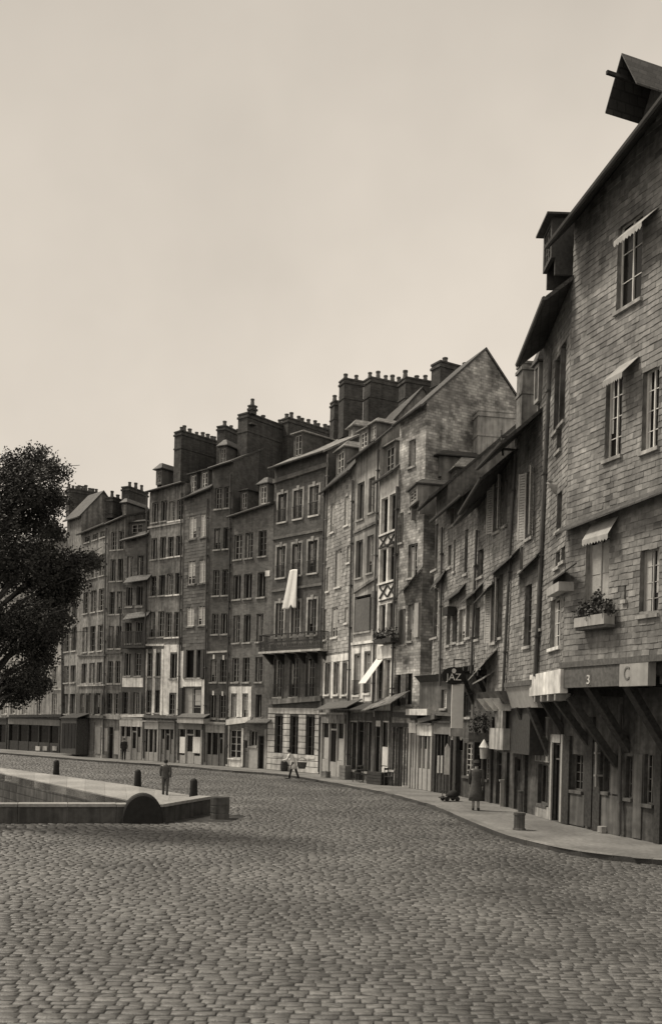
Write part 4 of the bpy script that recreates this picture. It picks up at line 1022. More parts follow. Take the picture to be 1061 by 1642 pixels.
nb_ = F.build(MB().box(F.hit(944.5, 1091)[0], F.hit(952, 1091)[0], -.108, -.1, F.hit(948, 1100)[1], F.hit(948, 1082)[1]), 'number_plate', 'wood_mid'); letters(F, '3', F.hit(948.3, 1091)[0], F.hit(948, 1091)[1], .36, 1, -.117, 'limewash', nb_)
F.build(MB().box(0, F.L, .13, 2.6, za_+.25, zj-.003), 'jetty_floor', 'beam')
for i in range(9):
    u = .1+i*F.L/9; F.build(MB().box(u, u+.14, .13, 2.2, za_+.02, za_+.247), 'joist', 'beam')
def awn(F, x0, x1, yt, yb, out=.55, mat='cream'):
    xm = (x0+x1)/2; a = F.hit(x0, yb, -out)[0]; b_ = F.hit(x1, yb, -out)[0]; z0 = F.hit(xm, yb, -out)[1]; z1 = z0+.5
    mb = MB().hexa([(a, -out, z0), (b_, -out, z0), (b_, -.03, z1), (a, -.03, z1), (a, -out, z0+.02), (b_, -out, z0+.02), (b_, -.03, z1+.02), (a, -.03, z1+.02)])
    n = 9
    for i in range(n):
        p = a+(b_-a)*i/n; q = a+(b_-a)*(i+1)/n; m_ = (p+q)/2
        mb.poly([(p, -out-.004, z0), (q, -out-.004, z0), (q, -out-.004, z0-.1), (m_, -out-.004, z0-.16), (p, -out-.004, z0-.1)], [(0, 4, 3, 2, 1)])
    F.build(mb, 'window_awning', mat)
awn(F, 984, 1028, 335, 372); awn(F, 966, 997, 570, 605); awn(F, 933, 974, 838, 862, .35)
# hoist dormer on the roof
z0 = F.hit(1003, 260, .8)[1]
a = F.hit(976, 140, -.6)[0]; b_ = a+1.25; zt = F.hit(990, 100, -.6)[1]; zb = F.hit(980, 178, -.6)[1]; um = (a+b_)/2
mb = MB(); th = .05
zt2 = zt
for sgn, (p, q) in ((0, (a, um)), (1, (b_, um))):
    mb.hexa([(p, -.7, zb), (q, -.7, zt2), (q, 3.5, zt2), (p, 3.5, zb), (p, -.7, zb+th), (q, -.7, zt2+th), (q, 3.5, zt2+th), (p, 3.5, zb+th)])
ho = F.build(mb, 'hoist_dormer', 'roof')
F.build(MB().poly([(a+.05, .45, zb+.02), (b_-.05, .45, zb+.02), (um, .45, zt2-.02), (a+.05, 3, zb+.02), (b_-.05, 3, zb+.02), (um, 3, zt2-.02)], [(0, 1, 2), (5, 4, 3), (0, 3, 4, 1)]).box(a+.25, b_-.25, .45, 3, zb-1.4, zb), 'hoist_loft', 'wood_mid', ho)
F.build(MB().bar((um, -1.15, (zb+zt2)/2), (um, 1, (zb+zt2)/2), .07, .09), 'hoist_beam', 'beam', ho)
HT = F
GB2 = base_at(27.3); GE = base_at(20.8)
G = gfac(F, GB2, GE); GT = G
for u, zf in ((.9, 2.3), (2.6, 2.2), (4.4, 2.2)):
    F.build(MB().bar((u, .2, za_+.1), (u, 2.0, zf), .2, .26, (1, 0, 0)), 'brace', 'beam')

# ---- street-level fronts, set back under the jetties, shade put into the wall colour
shopfront(GN, 670, 694, 1163, 1269, 'cream', 3, fasmat='limewash', stall=1.0, curt=True); shopfront(GN, 697, 725, 1160, 1275, 'wood_dark', 5, stall=1.2, fasmat='grey_paint')
winpx(GN, 707, 716, 1106, 1136, fr='white', cur=.5)
for x in (702, 707.5, 719): pbox(GN, 'curtain_strip', x-1.3, x+1.3, 1212, 1240, 'curtain', .07, .03)
gwall(GN, ZN, 'render_dark'); pbox(GN, 'sign_board', 650, 684, 1137, 1147, 'limewash', .5, .42); strip(GN, 'cornice', 669, 1160, 696, 1153, .2, 'wood_mid', .35); strip(GN, 'cornice', 692, 1147, 724, 1149, .15, 'wood_mid', .3)
door(GO, 731, 741, 1185, 1278, 'wood_dark'); winpx(GO, 743.5, 757, 1192, 1245, fr='white', panes=5, sill='render_dark'); door(GO, 760, 771, 1190, 1290, 'wood_dark', open_=True); winpx(GO, 775, 783, 1216, 1250, fr='white', panes=3, sill='render_dark'); winpx(GO, 742, 755, 1110, 1150, fr='wood_mid', opened=True, mull=False)
gwall(GO, ZO, 'dark_shaded_boards'); pbox(GO, 'post', 728, 730.5, 1130, 1284, 'beam', .12)
for x in (758.5, 773, 786): pbox(GO, 'post', x-1, x+1, 1150, 1290, 'beam', .1)
door(GP, 795, 803, 1205, 1292, 'wood_dark', open_=True); gwall(GP, ZPp, 'dark_shaded_boards')
pbox(GP, 'post', 809, 812, 1150, 1296, 'beam', .12)
door(GQ, 824, 833, 1215, 1302, 'wood_dark'); gwall(GQ, ZQ, 'dark_shaded_boards'); pbox(GQ, 'post', 838, 841, 1150, 1305, 'beam', .12)
door(GR, 883.5, 897, 1192, 1317, 'wood_mid', open_=True); winpx(GR, 862, 878, 1226, 1290, fr='wood_mid', panes=0, sill='render_dark')
gwall(GR, ZR, 'dark_shaded_boards')
for x0, x1 in ((880.5, 883.3), (897.2, 899.8)): pbox(GR, 'door_surround', x0, x1, 1178, 1319, 'cream', .06)
pbox(GR, 'door_surround', 883.4, 897.1, 1178, 1191, 'cream', .06); pbox(GR, 'board_panel', 858, 880, 1150, 1222, 'render_light', .05); pbox(GR, 'plinth', 857, 880.4, 1293, 1313, 'render_light', .06)
for x in (860.5, 866.5, 873, 879): pbox(GR, 'panel_strip', x-.8, x+.8, 1152, 1220, 'wood_mid', .07, .051)
winpx(GS, 916, 934, 1210, 1268, fr='render_dark', panes=3, sill='render_dark'); winpx(GS, 968, 977, 1204, 1270, fr='render_dark', panes=2, sill='render_dark')
gwall(GS, ZS, 'dark_shaded_boards')
for a_ in ((901.5, 911, 1180, 1322), (938, 948.5, 1150, 1326), (950, 961, 1190, 1334)): pbox(GS, 'post', *a_, 'beam', .1)
pbox(GS, 'render_panel', 912, 936, 1274, 1324, 'render_dark', .04); pbox(GS, 'render_panel', 962.5, 992, 1276, 1338, 'render_dark', .04); pbox(GS, 'render_panel', 979, 992, 1205, 1274, 'render_dark', .05)
pipe(GS, 994, 1130, 993, 1340, r=.05, out=.12); pipe(GS, 956, 1190, 955, 1262, 'pipe_l', r=.04, out=.2)
winpx(GT, 1003, 1013, 1213, 1280, fr='render_mid', panes=2, sill='render_dark'); winpx(GT, 1032, 1047, 1210, 1290, fr='render_mid', sill='render_dark')
gwall(GT, ZS, 'dark_shaded_boards'); pbox(GT, 'render_panel', 1014.5, 1028, 1210, 1345, 'render_dark', .04); pbox(GT, 'post', 1049, 1058, 1180, 1360, 'beam', .1)
# ================================================================== things on the quay
def on(px, py, z=0.0): return ground(px, py, z)
# small pointed mooring bollards
for i, (x, y, lab) in enumerate(((90, 1242, 'dark rounded stone bollard farthest left, beside the pale quay strip'), (220.5, 1261, 'dark rounded stone bollard in the middle, left of the walking man'), (310, 1279, 'dark rounded bollard right of the walking man, nearest the drum-shaped post'))):
    p = on(x, y, .03)
    h = .77
    mb = MB().loft([(0, 0, -.05, .17, .17), (0, 0, .05, .17, .17), (0, 0, .3, .155, .155), (0, 0, h-.12, .15, .15), (0, 0, h-.05, .12, .12), (0, 0, h-.01, .07, .07), (0, 0, h, .02, .02)])
    o = mb.build('bollard', 'tar', None, p, random.random(), smooth=True); tag(o, lab, 'bollard', 'small bollards along the basin')
# parapet wall in two runs
def run(p, q, w, h):
    d = (q-p); L = d.length; t = d.normalized(); n = Vector((-t.y, t.x)); n = n if n.y > 0 else -n
    mb = MB(); k = max(1, int(L/1.4))
    for i in range(k):
        a = p+t*(L*i/k+.004); b_ = p+t*(L*(i+1)/k-.004); j = random.uniform(-.008, .008)
        mb.hexa([(a.x, a.y, -.03), (b_.x, b_.y, -.03), (b_.x+n.x*w, b_.y+n.y*w, -.03), (a.x+n.x*w, a.y+n.y*w, -.03), (a.x+n.x*j, a.y+n.y*j, h-.1), (b_.x+n.x*j, b_.y+n.y*j, h-.1), (b_.x+n.x*w, b_.y+n.y*w, h-.1), (a.x+n.x*w, a.y+n.y*w, h-.1)])
    cp = MB()
    for i in range(k):
        a = p+t*(L*i/k+.006)-n*.05; b_ = p+t*(L*(i+1)/k-.006)-n*.05; w2 = w+.1; dz = random.uniform(-.005, .005)
        cp.hexa([(a.x, a.y, h-.097), (b_.x, b_.y, h-.097), (b_.x+n.x*w2, b_.y+n.y*w2, h-.097), (a.x+n.x*w2, a.y+n.y*w2, h-.097), (a.x, a.y, h+dz), (b_.x, b_.y, h+dz), (b_.x+n.x*w2, b_.y+n.y*w2, h+dz), (a.x+n.x*w2, a.y+n.y*w2, h+dz)], random.uniform(.9, 1.1))
    return mb, cp
wroot = empty('parapet_wall', (ba.x, ba.y, 0), 'low dark stone parapet with a pale coping along the near edge of the basin', 'wall')
for (p, q) in ((ba+dirw*30, ba), (ba, bb+Vector((.0, .0)))):
    m1, m2 = run(p, q, .4, .58)
    for m_, nm, mt in ((m1, 'wall_course', 'parapet'), (m2, 'coping', 'quay')):
        o = m_.build(nm, mt, wroot, (-ba.x, -ba.y, 0), bevel=.012)
# half-round tarred guard stone before the wall
p0, p1 = on(195, 1321), on(262, 1321)
c = (p0+p1)/2; W = (p1-p0).length/2; Hh = .9
mb = MB(); n = 20; fr_, bk = [], []
for i in range(n+1):
    t = math.pi*i/n; x = -W*math.cos(t); z = Hh*math.sin(t)**.85 if 0 < i < n else 0
    fr_.append((x, 0, z)); bk.append((x, .55, z))
fi = [(x*.93, -.05, z*.94) for x, y, z in fr_]
mb.face(list(reversed(fi)))
for i in range(n):
    mb.face([fr_[i], fr_[i+1], bk[i+1], bk[i]]); mb.face([fi[i], fi[i+1], fr_[i+1], fr_[i]])
mb.face(bk)
o = mb.build('guard_stone', 'tar', None, (c.x, c.y-.02, 0), math.atan2((p1-p0).y, (p1-p0).x), smooth=False); tag(o, 'large black half-round stone buttress set against the low parapet wall', 'buttress')
# banded drum post at the end of the wall
p = on(352, 1313); h = .72; r = .31
mb = MB().loft([(0, 0, -.03, r, r), (0, 0, .16, r, r), (0, 0, .17, r*.96, r*.96), (0, 0, .2, r*.96, r*.96), (0, 0, .21, r, r), (0, 0, .4, r, r), (0, 0, .41, r*.97, r*.97), (0, 0, .44, r*.97, r*.97), (0, 0, .45, r, r), (0, 0, h-.03, r, r), (0, 0, h, r*.95, r*.95), (0, 0, h+.01, r*.4, r*.4)])
tag(mb.build('drum_post', 'parapet', None, p), 'squat banded drum-shaped mooring post at the right end of the parapet', 'mooring post')
# iron stump bollard on the right pavement
p = on(832, 1331, ZP); mb = MB().loft([(0, 0, 0, .2, .2), (0, 0, .04, .19, .19), (0, 0, .05, .165, .165), (0, 0, .44, .165, .165), (0, 0, .45, .185, .185), (0, 0, .52, .185, .185), (0, 0, .535, .12, .12)])
tag(mb.build('pavement_stump', 'parapet', None, p, smooth=False), 'short flat-topped grey stump standing on the right-hand pavement', 'bollard')
# dark bin
p = on(835, 1304, ZP); mb = MB().loft([(0, 0, 0, .14, .14), (0, 0, .03, .16, .16), (0, 0, .72, .17, .17), (0, 0, .74, .185, .185), (0, 0, .78, .185, .185), (0, 0, .8, .1, .1)])
tag(mb.build('bin', 'wood_dark', None, p+Vector((.1, .25, 0))), 'tall dark cylindrical bin beside the foot of the big brace', 'bin')
# barrel near the rusticated house
def barrel(p, h, r, mat='wood_dark'):
    root = empty('barrel', p, 'small dark wooden barrel on the pavement before the rusticated ground floor', 'barrel')
    MB().loft([(0, 0, 0, r*.8, r*.8), (0, 0, h*.25, r*.95, r*.95), (0, 0, h*.5, r, r), (0, 0, h*.75, r*.95, r*.95), (0, 0, h, r*.8, r*.8)]).build('staves', mat, root, smooth=False)
    hm = MB()
    for z in (.12, .3, .7, .88): rr = r*(1.015 if .2 < z < .8 else .93); hm.loft([(0, 0, h*z-.015, rr*.97, rr*.97), (0, 0, h*z-.015, rr+.004, rr+.004), (0, 0, h*z+.015, rr+.004, rr+.004), (0, 0, h*z+.015, rr*.97, rr*.97)], cap=False)
    hm.build('hoops', 'iron', root)
barrel(on(455, 1237, ZP), .6, .22)
# crates, chairs and tables before the cafe
def crate(x, y, w, d, h, lab, mat='wood_dark', lid=False):
    p = on(x, y, ZP); root = empty('crate', p, lab, 'crate', None, -.9)
    for nm, zr in (('side', 0),):
        mb = MB()
        n = 4
        for i in range(n):
            z0 = h*i/n+.01; z1 = h*(i+1)/n-.015
            mb.box(-w/2, w/2, -d/2, -d/2+.02, z0, z1); mb.box(-w/2, w/2, d/2-.02, d/2, z0, z1); mb.box(-w/2, -w/2+.02, -d/2+.021, d/2-.021, z0, z1); mb.box(w/2-.02, w/2, -d/2+.021, d/2-.021, z0, z1)
        mb.build('slats', mat, root)
    mb = MB()
    for sx in (-1, 1):
        for sy in (-1, 1): mb.box(sx*(w/2-.045)-.022, sx*(w/2-.045)+.022, sy*(d/2-.045)-.022, sy*(d/2-.045)+.022, .0, h)
    mb.build('corner_battens', mat, root); MB().box(-w/2+.021, w/2-.021, -d/2+.021, d/2-.021, .02, .04 if not lid else h-.02).build('base_board', mat, root)
    return root
crate(606, 1258, 1.1, .6, .62, 'large dark slatted crate on the pavement before the white glazed door', lid=True)
crate(553, 1250, .5, .45, .75, 'grey box standing at the corner of the lettered shop', 'grey_paint', True)
crate(522, 1247, .45, .35, .35, 'small pale box at the foot of the lettered shop window', 'render_mid', True)
CH = 0
def chair(x, y, rz, lab):
    p = on(x, y, ZP); root = empty('chair', p, lab, 'chair', 'chairs outside the cafe', rz)
    MB().box(-.2, .2, -.2, .2, .43, .46).build('seat', 'wood_dark', root)
    for sx in (-.18, .18):
        for sy in (-.18, .18): MB().box(sx-.015, sx+.015, sy-.015, sy+.015, 0, .428).build('leg', 'wood_dark', root)
    MB().box(-.19, -.16, .17, .2, .462, .88).box(.16, .19, .17, .2, .462, .88).box(-.159, .159, .175, .195, .76, .86).box(-.159, .159, .175, .195, .6, .65).build('backrest', 'wood_dark', root)
chair(573, 1254, -.6, 'dark wooden chair nearest the grey box, outside the cafe'); chair(585, 1256, 1.2, 'dark wooden chair behind the large slatted crate, in the middle of the row'); chair(624, 1260, .9, 'dark wooden chair right of the large slatted crate')
p = on(579, 1252, ZP); root = empty('cafe_table', p, 'small dark square table between two chairs outside the cafe', 'table')
MB().box(-.3, .3, -.3, .3, .7, .73).build('tabletop', 'wood_dark', root)
for sx in (-.26, .26):
    for sy in (-.26, .26): MB().box(sx-.02, sx+.02, sy-.02, sy+.02, 0, .698).build('leg', 'wood_dark', root)
# heap of dark goods with a pale stick
p = on(722, 1285, ZP); root = empty('hand_cart', p, 'small low hand cart loaded with a dark sack beside the shop post', 'cart', None, .3)
MB().box(-.45, .3, -.2, .2, .12, .16).build('cart_bed', 'wood_dark', root)
for sx in (-.25, .2): MB().tube([(sx, -.24, .1), (sx, -.2, .1)], .1, 12).tube([(sx, .2, .1), (sx, .24, .1)], .1, 12).build('wheel', 'iron', root)
MB().loft([(.08, 0, .16, .24, .18), (.08, 0, .26, .27, .2), (.1, .0, .38, .18, .14), (.14, 0, .45, .06, .05)]).build('sack', 'cloth_d', root, smooth=True)
MB().bar((-.4, -.1, .16), (-.42, -.1, .42), .03, .03).bar((-.5, -.1, .42), (-.2, -.1, .42), .04, .04).build('handle', 'wood_mid', root)
# small stone block by the wall
p = on(966, 1336, ZP); tag(MB().box(-.13, .13, -.1, .1, 0, .2).build('stone_block', 'render_light', None, p, .4, bevel=.02), 'small pale stone block against the wall at the lower right', 'block')
# round hanging sign
F, G = HO, GO
c = atD(727, 1084, 38.3); root = empty('round_sign', (c.x, c.y, c.z), 'round dark hanging sign with white letters under the jetty of the slate house', 'sign')
mb = MB(); n = 24
for r_, y0, y1 in ((.44, -.05, .05),):
    f = [(r_*1.12*math.cos(2*math.pi*i/n), y0, r_*.82*math.sin(2*math.pi*i/n)) for i in range(n)]; b_ = [(x, y1, z) for x, y, z in f]
    mb.face(f); mb.face(list(reversed(b_)))
    for i in range(n): mb.face([f[(i+1) % n], f[i], b_[i], b_[(i+1) % n]])
mb.build('sign_disc', 'tar', root)
letters(F, 'JAZ', 0, -.06, .4, .62, -.06, 'limewash', root)
sb = MB(); f = [(.09*math.cos(2*math.pi*i/12), -.062, .2+.1*math.sin(2*math.pi*i/12)) for i in range(12)]; sb.face(f); sb.build('emblem', 'limewash', root)
MB().bar((.0, .0, .36), (.0, 0, .7), .03, .03).bar((0, 0, .68), (.9, .6, .68), .04, .04).build('bracket', 'iron', root)
# long white vertical sign board beside the door
c = atD(732, 1170, 38.4); s_ = 1500/38.4
root = empty('vertical_sign', (c.x, c.y, c.z), 'tall white board hanging edge-on beside the round sign, with a box base', 'sign')
MB().box(-9.5/s_, 9.5/s_, -.06, .06, 2/s_, 73/s_).build('board', 'cloth_w', root); MB().box(-11/s_, 11/s_, -.12, .12, -11/s_, 2/s_-.003).build('base_box', 'render_light', root)
MB().bar((-7/s_, 0, -17/s_), (-7/s_, 0, -11/s_), .06, .06).bar((7/s_, 0, -17/s_), (7/s_, 0, -11/s_), .06, .06).build('foot', 'limewash', root); MB().bar((0, .07, 50/s_), (.8, .9, 60/s_), .04, .04).build('bracket', 'iron', root)
# narrow white banner
c = atD(714.5, 1244, 41.2); s_ = 1500/41.2; root = empty('standing_sign', on(715, 1277, ZP), 'narrow white pointed notice board on a thin pole outside the shop', 'sign')
z0 = (1277-1243)/s_; z1 = (1277-1194)/s_
MB().poly([(-.11, -.02, z0), (.11, -.02, z0), (.11, -.02, z1-.2), (0, -.02, z1), (-.11, -.02, z1-.2), (-.11, .02, z0), (.11, .02, z0), (.11, .02, z1-.2), (0, .02, z1), (-.11, .02, z1-.2)], [(0, 1, 2, 3, 4), (9, 8, 7, 6, 5), (0, 5, 6, 1), (1, 6, 7, 2), (2, 7, 8, 3), (3, 8, 9, 4), (4, 9, 5, 0)]).build('board', 'limewash', root)
MB().tube([(0, 0, 0), (0, 0, z0)], .02, 6).build('pole', 'iron', root)
# lantern
c = atD(775.5, 1202, 36.0); s_ = 1500/36.0; root = empty('wall_lantern', (c.x, c.y, c.z), 'white tapered wall lantern with a pointed top above the woman', 'lantern')
MB().loft([(0, 0, -15/s_, .13, .13), (0, 0, 3/s_, .17, .17)]).build('lamp_glass', 'cream', root); MB().loft([(0, 0, 3/s_+.003, .2, .2), (0, 0, 14/s_, .05, .05), (0, 0, 16/s_, .02, .02)]).build('lantern_cap', 'limewash', root); MB().bar((0, 0, .3), (.6, .5, .35), .04, .04).build('bracket', 'iron', root)
# bay balcony with hanging plants
def leaves(name, pts, n, size, mat='plant', parent=None, loc=(0, 0, 0), rz=0):
    mb = MB()
    for _ in range(n):
        c, rad = random.choice(pts); p = Vector(c)+Vector((random.gauss(0, rad[0]), random.gauss(0, rad[1]), random.gauss(0, rad[2])))
        a = Vector((random.gauss(0, 1), random.gauss(0, 1), random.gauss(0, 1))).normalized(); b_ = a.orthogonal().normalized(); s = size*random.uniform(.6, 1.3); b2 = b_*.5*s
        mb.face([p-a*s*.6, p+b2, p+a*s*.6, p-b2], random.uniform(.5, 1.6))
    return mb.build(name, mat, parent, loc, rz)
a = atD(750, 1185, 36.9); b_ = atD(783, 1185, 36.0)
root = empty('plant_balcony', (a.x, a.y, a.z), 'dark bay ledge crowded with hanging plants under the lean-to roof', 'balcony', None, 0)
MB().box(0, .85, -.1, 1.2, -.12, 0).build('ledge', 'wood_mid', root); MB().box(0, .85, -.12, -.08, .003, .25).build('front_board', 'wood_mid', root)
leaves('foliage', [((.25, 0, .45), (.12, .1, .15)), ((.6, 0, .6), (.14, .1, .25)), ((.45, .2, .9), (.18, .15, .15))], 420, .08, 'plant', root); MB().tube([(.2, .1, 1.5), (.2, .1, .9)], .01, 5).build('hanging_cord', 'iron', root)
# white leaning paper and post near the brace
p = on(806, 1294, ZP); s_ = 1500/p.y; tag(MB().box(-4/s_, 4/s_, -.05, .05, 0, 40/s_).box(-5.5/s_, 5.5/s_, -.07, .07, 40/s_+.002, 43/s_).build('pale_post', 'cream', None, p+Vector((0, .15, 0))), 'short pale painted post by the wall right of the woman', 'post')
# sign number etc: hanging cloth from the window of the brick house
F = CLOTHF; u, z1 = F.hit(470.5, 913, -.15); z0 = F.hit(468, 976, -.25)[1]
mb = MB(); nx, nz = 16, 24; wtop, wbot = .62, 1.0; V = []
for j in range(nz+1):
    t = j/nz; w = wtop+(wbot-wtop)*t
    for i in range(nx+1):
        s = i/nx-.5
        y = -.14-.16*t+.03*math.sin(s*9+t*2.2)*(.5+t)+.01*math.sin(s*23+t*4)
        zz = z1-(z1-z0)*t*(1-.1*max(0, 1-abs(s-.12)*5)*t)
        if t < .12: zz += -.05*(s*2)**2
        V.append((u+s*w*2*.5*1.25-.12*t, y, zz))
Fc = [(j*(nx+1)+i, j*(nx+1)+i+1, (j+1)*(nx+1)+i+1, (j+1)*(nx+1)+i) for j in range(nz) for i in range(nx)]
mb.poly([(v[0]-u, v[1], v[2]-z1) for v in V], Fc); P = F.w(u, 0, z1)
o = mb.build('hanging_sheet', 'cloth_w', None, P, F.rz, smooth=True); sd = o.modifiers.new('s', 'SOLIDIFY'); sd.thickness = .012
tag(o, 'white bed sheet hanging from a middle window of the dark brick house', 'sheet')
# laundry / pots on the long balcony
F, a, b_, zf_ = BALC; root = empty('balcony_laundry', F.w(a+.4, -.8, zf_), 'row of pale cloths drying behind the long balcony railing', 'laundry', None, F.rz)
mb = MB()
x = .5
while x < (b_-a)-1: w = random.uniform(.25, .5); mb.box(x, x+w, .02, .05, .35+random.uniform(-.1, .1), .95); x += w+random.uniform(.02, .5)
mb.build('cloth', 'cream', root)
# plants on the half-timbered house balcony
F = HL; a = F.hit(603, 1030, -.4); b_ = F.hit(629, 1024, -.4); P = F.w(a[0], -.35, a[1]); L = b_[0]-a[0]
root = empty('plant_trough', P, 'trough of straggling plants under the tall windows of the half-timbered house', 'planter', None, F.rz)
MB().box(-.1, L, -.15, .32, -.1, .12).build('trough', 'wood_dark', root); leaves('foliage', [((L*k/5, 0, .3), (.12, .1, .14)) for k in range(6)], 500, .1, 'plant', root)
# flower box on the nearest house
F = HT; a = F.hit(922, 1008, -.35); b_ = F.hit(970, 1000, -.35); P = F.w(a[0], -.25, a[1]+.02); L = b_[0]-a[0]
root = empty('flower_box', P, 'pale flower box with bushy geraniums under the curtained window of the nearest house', 'flower box', None, F.rz)
MB().box(0, L*.47, -.15, .2, 0, .26).box(L*.49, L, -.15, .2, 0, .28).build('box', 'cream', root)
MB().box(-.03, L+.03, -.1, .22, -.08, -.003).build('shelf', 'wood_mid', root)
leaves('foliage', [((L*(k+.5)/6, .02, .42+.09*math.sin(k*2.)), (.1, .09, .11)) for k in range(6)]+[((L*.6, 0, .7), (.08, .06, .12))], 1100, .075, 'plant', root)
# rolled cloth on a pole at the crooked house
F = HS if 'HS' in globals() else None
c = atD(897, 777, 28.6); root = empty('washing_pole', (c.x, c.y, c.z), 'short pole with pale cloth thrust out of the wall of the crooked house', 'washing pole')
MB().bar((-.42, -.2, .06), (.25, .3, 0), .04, .04).build('pole', 'render_light', root); MB().loft([(-.1, -.05, -.3, .08, .05), (-.12, -.05, -.1, .2, .1), (-.18, -.08, .02, .26, .07)]).build('cloth', 'cream', root, smooth=True)
# ---------------------------------------------------------------- people
def skin_body(root, joints, edges, hand_dirs):
    names = list(joints); vs = [joints[n][0] for n in names]; rs = [joints[n][1] for n in names]
    ei = [(names.index(a), names.index(b_)) for a, b_ in edges]
    me = bpy.data.meshes.new('body')
    for hn, d in hand_dirs:
        hi = names.index(hn); p = Vector(vs[hi]); d = Vector(d).normalized(); side = d.cross(Vector((0, 1, 0)) if abs(d.y) < .8 else Vector((0, 0, 1))).normalized()
        ax = Vector((0, 1, 0))-d*d.y; ax = ax.normalized() if ax.length > .1 else Vector((1, 0, 0))
        for k, (off, ln) in enumerate(((-.03, .062), (-.01, .075), (.01, .07), (.03, .055))):
            b0 = p+ax*off+d*.035; b1 = b0+d*ln*.55; b2 = b1+(d+side*.5).normalized()*ln*.5
            i0 = len(vs); vs += [tuple(b0), tuple(b1), tuple(b2)]; rs += [.0095, .009, .008]; ei += [(hi, i0), (i0, i0+1), (i0+1, i0+2)]
        t0 = p-ax*.032+d*.0; t1 = t0-ax*.02+d*.035; i0 = len(vs); vs += [tuple(t0), tuple(t1)]; rs += [.011, .009]; ei += [(hi, i0), (i0, i0+1)]
    me.from_pydata([tuple(v) for v in vs], ei, []); o = bpy.data.objects.new('body', me); C.objects.link(o); o.parent = root
    me.materials.append(M['skin'])
    sk = o.modifiers.new('skin', 'SKIN'); sl = me.skin_vertices[0].data if me.skin_vertices else None
    if sl is None:
        bpy.context.view_layer.objects.active = o
    for i, r in enumerate(rs):
        me.skin_vertices[0].data[i].radius = (r, r)
    me.skin_vertices[0].data[0].use_root = True
    ss_ = o.modifiers.new('sub', 'SUBSURF'); ss_.levels = 2; ss_.render_levels = 2; sk.use_smooth_shade = True
    return o
def person(p, height, rz, label, stride=.0, arms=((0, 0), (0, 0)), lean=0.0, coat='cloth_d', legs='cloth_d', skirt=False, hat=None, hair='cloth_d', coatlen=.0, headpitch=0.0):
    root = empty('person', p, label, 'person', None, rz); k = height/1.72; root.scale = (k, k, k)
    def L(v):   # lean the trunk forward (+Y) about the hips
        x, y, z = v; zz = z-.93
        return (x, y+zz*math.sin(lean) if zz > 0 else y, .93+zz*math.cos(lean) if zz > 0 else z)
    s = stride
    J = dict(pelvis=((0, 0, .95), .11), spine=(L((0, 0, 1.15)), .105), chest=(L((0, 0, 1.34)), .12), neck=(L((0, .01, 1.47)), .048), head0=(L((0, .03, 1.545)), .072), head1=(L((0, .035, 1.62)), .088), head2=(L((0, .02, 1.68)), .06))
    E = [('pelvis', 'spine'), ('spine', 'chest'), ('chest', 'neck'), ('neck', 'head0'), ('head0', 'head1'), ('head1', 'head2')]
    arm = {}
    for i, sx in enumerate((-1, 1)):
        sw, bend = arms[i]
        sh = Vector(L((sx*.185, 0, 1.41))); el = sh+Vector((sx*.05, math.sin(sw)*.29, -math.cos(sw)*.29)); wr = el+Vector((-sx*.01, math.sin(sw+bend)*.26, -math.cos(sw+bend)*.26)); hd = wr+(wr-el).normalized()*.05
        J['sh%d' % i] = (tuple(sh), .055); J['el%d' % i] = (tuple(el), .042); J['wr%d' % i] = (tuple(wr), .028); J['hd%d' % i] = (tuple(hd), .033)
        E += [('chest', 'sh%d' % i), ('sh%d' % i, 'el%d' % i), ('el%d' % i, 'wr%d' % i), ('wr%d' % i, 'hd%d' % i)]; arm[i] = (sh, el, wr, hd)
        ph = s if i == 0 else -s
        hp = Vector((sx*.09, 0, .9)); kn = hp+Vector((0, math.sin(ph)*.42+max(0, -ph)*.1, -math.cos(ph)*.42)); an = Vector((sx*.09, math.sin(ph)*.78-max(0, -ph)*.05, .085+max(0, -ph)*.12)); to = an+Vector((sx*.02, .17, -.05-max(0, -ph)*.05))
        J['hp%d' % i] = (tuple(hp), .085); J['kn%d' % i] = (tuple(kn), .055); J['an%d' % i] = (tuple(an), .038); J['to%d' % i] = (tuple(to), .032)
        E += [('pelvis', 'hp%d' % i), ('hp%d' % i, 'kn%d' % i), ('kn%d' % i, 'an%d' % i), ('an%d' % i, 'to%d' % i)]
        arm['l%d' % i] = (hp, kn, an, to)
    skin_body(root, J, E, [('hd%d' % i, arm[i][3]-arm[i][2]) for i in (0, 1)])
    # face: nose, ears, brow
    fm = MB(); hc = Vector(L((0, .035, 1.6)))
    fm.poly([hc+Vector((-.012, .085, .03)), hc+Vector((.012, .085, .03)), hc+Vector((.018, .085, -.02)), hc+Vector((-.018, .085, -.02)), hc+Vector((0, .112, -.015))], [(0, 1, 4), (1, 2, 4), (2, 3, 4), (3, 0, 4)])
    for sx in (-1, 1): fm.box(hc.x+sx*.084, hc.x+sx*.098, hc.y-.02, hc.y+.012, hc.z-.03, hc.z+.03)
    fm.build('face_features', 'skin', root)
    em = MB()
    for sx in (-1, 1): em.box(hc.x+sx*.032-.012, hc.x+sx*.032+.012, hc.y+.078, hc.y+.088, hc.z+.018, hc.z+.028)
    em.box(hc.x-.022, hc.x+.022, hc.y+.08, hc.y+.09, hc.z-.05, hc.z-.043); em.build('eyes_and_mouth', 'iron', root)
    # hair / hat
    hm = MB(); rings = []
    for j, (dz, r) in enumerate(((-.045, .07), (-.02, .092), (.03, .101), (.07, .095), (.1, .07), (.118, .03))): rings.append((hc.x, hc.y-.022, hc.z+dz, r, r*1.02))
    hm.loft(rings).build('hair', hair, root, smooth=True)
